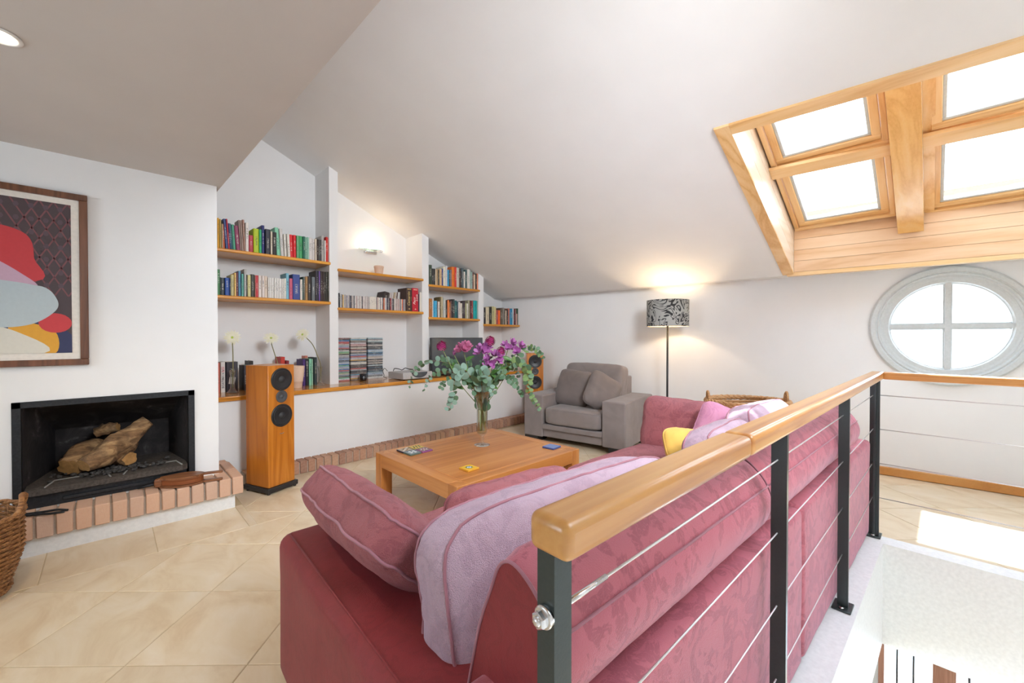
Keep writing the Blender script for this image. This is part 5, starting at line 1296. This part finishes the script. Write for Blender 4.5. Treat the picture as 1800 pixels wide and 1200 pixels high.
def sprig(label, pts, size=.048, pal=(0, 1, 2), nodes=11, start=.30, name='eucalyptus_branch', rstem=.0022):
    o = thing(name, label, 'branch', BL, BR, None)
    P = bez([Vector(p) for p in pts], 10); n = len(P)
    m = MB(); m.tube(P, [rstem*1.2-(rstem*.8)*i/(n-1) for i in range(n)], 6); m.build('stem', M['twig'] if 1 in pal else M['stem'], o)
    for k in range(nodes):
        t = start+(1-start)*(k+.5)/nodes; i = min(n-2, int(t*(n-1))); p = P[i]; d = (P[i+1]-P[i]).normalized()
        sz = size*1.2*(1.10-.62*((t-start)/(1-start))**1.3)*rnd.uniform(.85, 1.12)
        side = d.cross(Vector((0, 0, 1)) if abs(d.z) < .85 else Vector((1, 0, 0))).normalized(); ang = rnd.uniform(0, pi)
        for s_ in (0, pi):
            a = ang+s_+rnd.uniform(-.3, .3); q = (Matrix.Rotation(a, 3, d) @ side)
            v = (q*.85+d*.5).normalized(); nn = Vector((rnd.uniform(-.5, .5), -1+rnd.uniform(-.5, .6), rnd.uniform(-.4, .6)))
            yv = nn.cross(v).normalized(); zv = v.cross(yv)
            mt = Matrix((v, yv, zv)).transposed().to_4x4(); mt.translation = p
            lf = link_mesh('leaf', LV[rnd.choice(pal)], o); lf.matrix_local = mt @ Matrix.Scale(sz, 4)
    return o
S0 = lambda a, b: [(a, b, .13), (a*.6, b*.6, .27)]
sprig('eucalyptus branch arching furthest left over the set-top box', S0(.015, .0)+[(-.06, .02, .46), (-.22, .03, .645), (-.38, .03, .70), (-.50, .02, .68), (-.585, .01, .58), (-.605, .0, .47)], .046, (0, 1, 2), 13, .34)
sprig('eucalyptus branch drooping left just inside the furthest one', S0(.01, -.02)+[(-.06, -.03, .46), (-.20, -.06, .60), (-.34, -.08, .62), (-.43, -.08, .55), (-.475, -.08, .46)], .045, (0, 1), 11, .34)
sprig('short eucalyptus sprig curling down at the lower left', S0(.02, -.02)+[(-.05, -.06, .46), (-.17, -.10, .57), (-.28, -.12, .55), (-.325, -.12, .485)], .042, (0, 2), 9, .36)
sprig('broad leaved eucalyptus branch hanging left of the vase', S0(.012, -.02)+[(-.03, -.07, .46), (-.12, -.13, .63), (-.19, -.16, .62), (-.215, -.17, .50), (-.22, -.17, .40), (-.265, -.17, .325)], .060, (0, 1, 1), 13, .32)
sprig('eucalyptus branch with large leaves spreading left behind the stems', S0(.0, .02)+[(-.04, .03, .46), (-.15, .06, .62), (-.28, .07, .68), (-.36, .08, .735)], .062, (0, 1, 2), 12, .28)
sprig('silvery eucalyptus branch drooping in front of the vase', S0(.0, -.02)+[(.005, -.07, .47), (.0, -.12, .62), (.03, -.16, .60), (.07, -.17, .52), (.105, -.17, .45)], .062, (1, 1, 0), 13, .25)
sprig('bushy eucalyptus sprig at the centre of the bouquet', S0(.0, .0)+[(.0, -.02, .47), (-.01, -.05, .62), (.02, -.06, .72)], .060, (0, 1), 12, .27)
sprig('pale narrow leaved sprig rising at the right', S0(-.01, .02)+[(.06, .02, .47), (.20, .03, .66), (.30, .03, .78), (.345, .03, .85)], .040, (1, 3, 1), 11, .42)
sprig('eucalyptus branch reaching furthest right over the far loudspeaker', S0(-.015, .0)+[(.07, .0, .46), (.22, .0, .66), (.36, .0, .80), (.45, .0, .80), (.515, .0, .715)], .042, (0, 2, 3), 13, .40)
sprig('long eucalyptus branch hanging down before the armchair arm', S0(-.012, -.02)+[(.06, -.03, .46), (.22, -.08, .67), (.335, -.10, .69), (.38, -.10, .60), (.385, -.10, .49), (.42, -.10, .40), (.485, -.10, .31)], .046, (3, 0, 3), 18, .36)
sprig('dark eucalyptus branch drooping low at the right', S0(-.01, .0)+[(.05, -.02, .47), (.15, -.06, .60), (.24, -.08, .56), (.305, -.08, .485), (.335, -.08, .42)], .050, (0, 2), 12, .36)
sprig('silvery sprig hanging at the right of the vase mouth', S0(-.01, .02)+[(.05, .04, .47), (.17, .06, .66), (.27, .05, .64), (.31, .05, .56)], .042, (1, 1, 3), 9, .42)
sprig('dark leafy eucalyptus sprig filling the centre right over the vase mouth', S0(-.005, .02)+[(.03, .0, .46), (.09, -.03, .58), (.14, -.04, .68)], .055, (0, 2, 0), 11, .27)
sprig('leafy eucalyptus sprig behind the pink streaked flower', S0(.005, .03)+[(-.03, .05, .46), (-.09, .07, .62), (-.13, .08, .74)], .052, (0, 1, 2), 10, .32)
# flowers
pet = MB()
for k in range(5):
    t = k/4; pet.v += [Vector((t, s_*.30*sin(pi*(.12+.72*t)), .22*t*t)) for s_ in (-1, 1)]
pet.f = [[2*k, 2*k+2, 2*k+3, 2*k+1] for k in range(4)]
def petmesh(mat):
    me = bpy.data.meshes.new('petal'); me.from_pydata([tuple(v) for v in pet.v], [], pet.f); me.materials.append(mat); me.polygons.foreach_set('use_smooth', [True]*4); return me
PM, PV = petmesh(M['magenta']), petmesh(M['violet'])
PP = petmesh(plain('pink streaked petals', (.55,.16,.30), .6, var=.5, bscale=70))
def stemmed(name, label, head, mid, leaves=3, rs=.0032):
    o = thing(name, label, 'flower', BL, BR)
    h = Vector(head); P = bez([(-head[0]*.06, -.004, .12), (head[0]*.05, -.0, .30), mid, h-Vector((0, 0, .012))], 10)
    m = MB(); m.tube(P, rs, 7); m.build('stem', M['stem'], o)
    for k in range(leaves):
        i = int(len(P)*(.60+.10*k)); p = P[i]; a = k*2.3+head[0]*9
        v = Vector((cos(a), sin(a)*.6, .35)).normalized(); yv = Vector((.1, -1, .5)).cross(v).normalized(); zv = v.cross(yv)
        mt = Matrix((v, yv, zv)).transposed().to_4x4(); mt.translation = p; lf = link_mesh('leaf', LN, o); lf.matrix_local = mt @ Matrix.Scale(.10, 4)
    return o
def pompon(label, head, r=.043, flat=1.0):
    o = stemmed('pompon_flower', label, head, (head[0]*.55, head[1]*.6, .52))
    m = MB(); h = Vector(head); m.ico(r*.80, h, 2, None, 0, (1, 1, .9), .1)
    N_ = 110
    for k in range(N_):
        z = 1-2*(k+.5)/N_; a = k*2.39996; q = Vector((sqrt(1-z*z)*cos(a), sqrt(1-z*z)*sin(a), z))
        if z < -.75: continue
        t = q.cross(Vector((.3, .2, 1))).normalized(); b = q.cross(t); L = r*.42
        c = h+q*r*.80
        m.add([c-t*L*.55, c+t*L*.55, c+t*L*.45+q*L*.5+b*L*.35, c+q*L*.66+b*L*.5, c-t*L*.45+q*L*.5+b*L*.35], [(0, 1, 2, 3, 4)], None, 0, False)
    m.build('bloom', M['magenta'], o)
    m = MB(); m.lathe([(.004, -.9*r), (.7*r, -.62*r), (.8*r, -.4*r)], 12, Matrix.Translation(h), 0, True, False); m.build('sepals', M['greenleaf'], o)
def open_flower(label, head, r, me, n=3, face=(0, -.5, .8), cnt=7, spread=.026, name='violet_flower'):
    o = stemmed(name, label, head, (head[0]*.55, head[1]*.6, .52), 4)
    for f in range(n):
        a = 2*pi*f/n+.4; c = Vector(head)+Vector((spread*cos(a), .5*spread*sin(a), spread*.8*sin(a*1.0+.7)))
        q = (Vector(face)+Vector((.8*cos(a), .3*sin(a), .4*sin(a)))).to_track_quat('Z', 'Y').to_matrix().to_4x4()
        for k in range(cnt):
            mt = Matrix.Translation(c) @ q @ Matrix.Rotation(2*pi*k/cnt+.2*f, 4, 'Z') @ Matrix.Rotation(-.55-.35*(k % 2), 4, 'Y') @ Matrix.Scale(r, 4)
            l_ = link_mesh('petal', me, o); l_.matrix_local = mt
    return o
pompon('round magenta pompon flower furthest left in the bouquet', (-.335, -.01, .828))
pompon('topmost round magenta pompon flower right of the television', (.068, .0, .868))
pompon('magenta pompon flower low among the violet blooms', (.158, -.02, .785), .039)
open_flower('pink streaked open flower with spiky green bracts before the television', (-.155, .0, .800), .062, PP, 4, (0, -.4, .9), 9, .022, 'pink_flower')
open_flower('violet flower cluster at the centre left of the topmost pompon', (.01, -.02, .790), .060, PV, 4)
open_flower('violet flower cluster hanging lowest right of the centre', (.098, -.05, .715), .058, PV, 6, (0, -.8, .5), 6, .042)
open_flower('small violet flower high at the right of the bouquet', (.222, .0, .828), .052, PV, 3)
open_flower('violet flower furthest right in the bouquet', (.292, .0, .800), .056, PV, 3)
o = stemmed('violet_bud', 'half open mauve bud between the two left blooms', (-.235, .02, .765), (-.13, .01, .55), 3)
m = MB(); m.ico(.014, (-.235, .02, .772), 2, None, 0, (1, 1, 1.7), .15); m.build('bud', M['violet'], o)
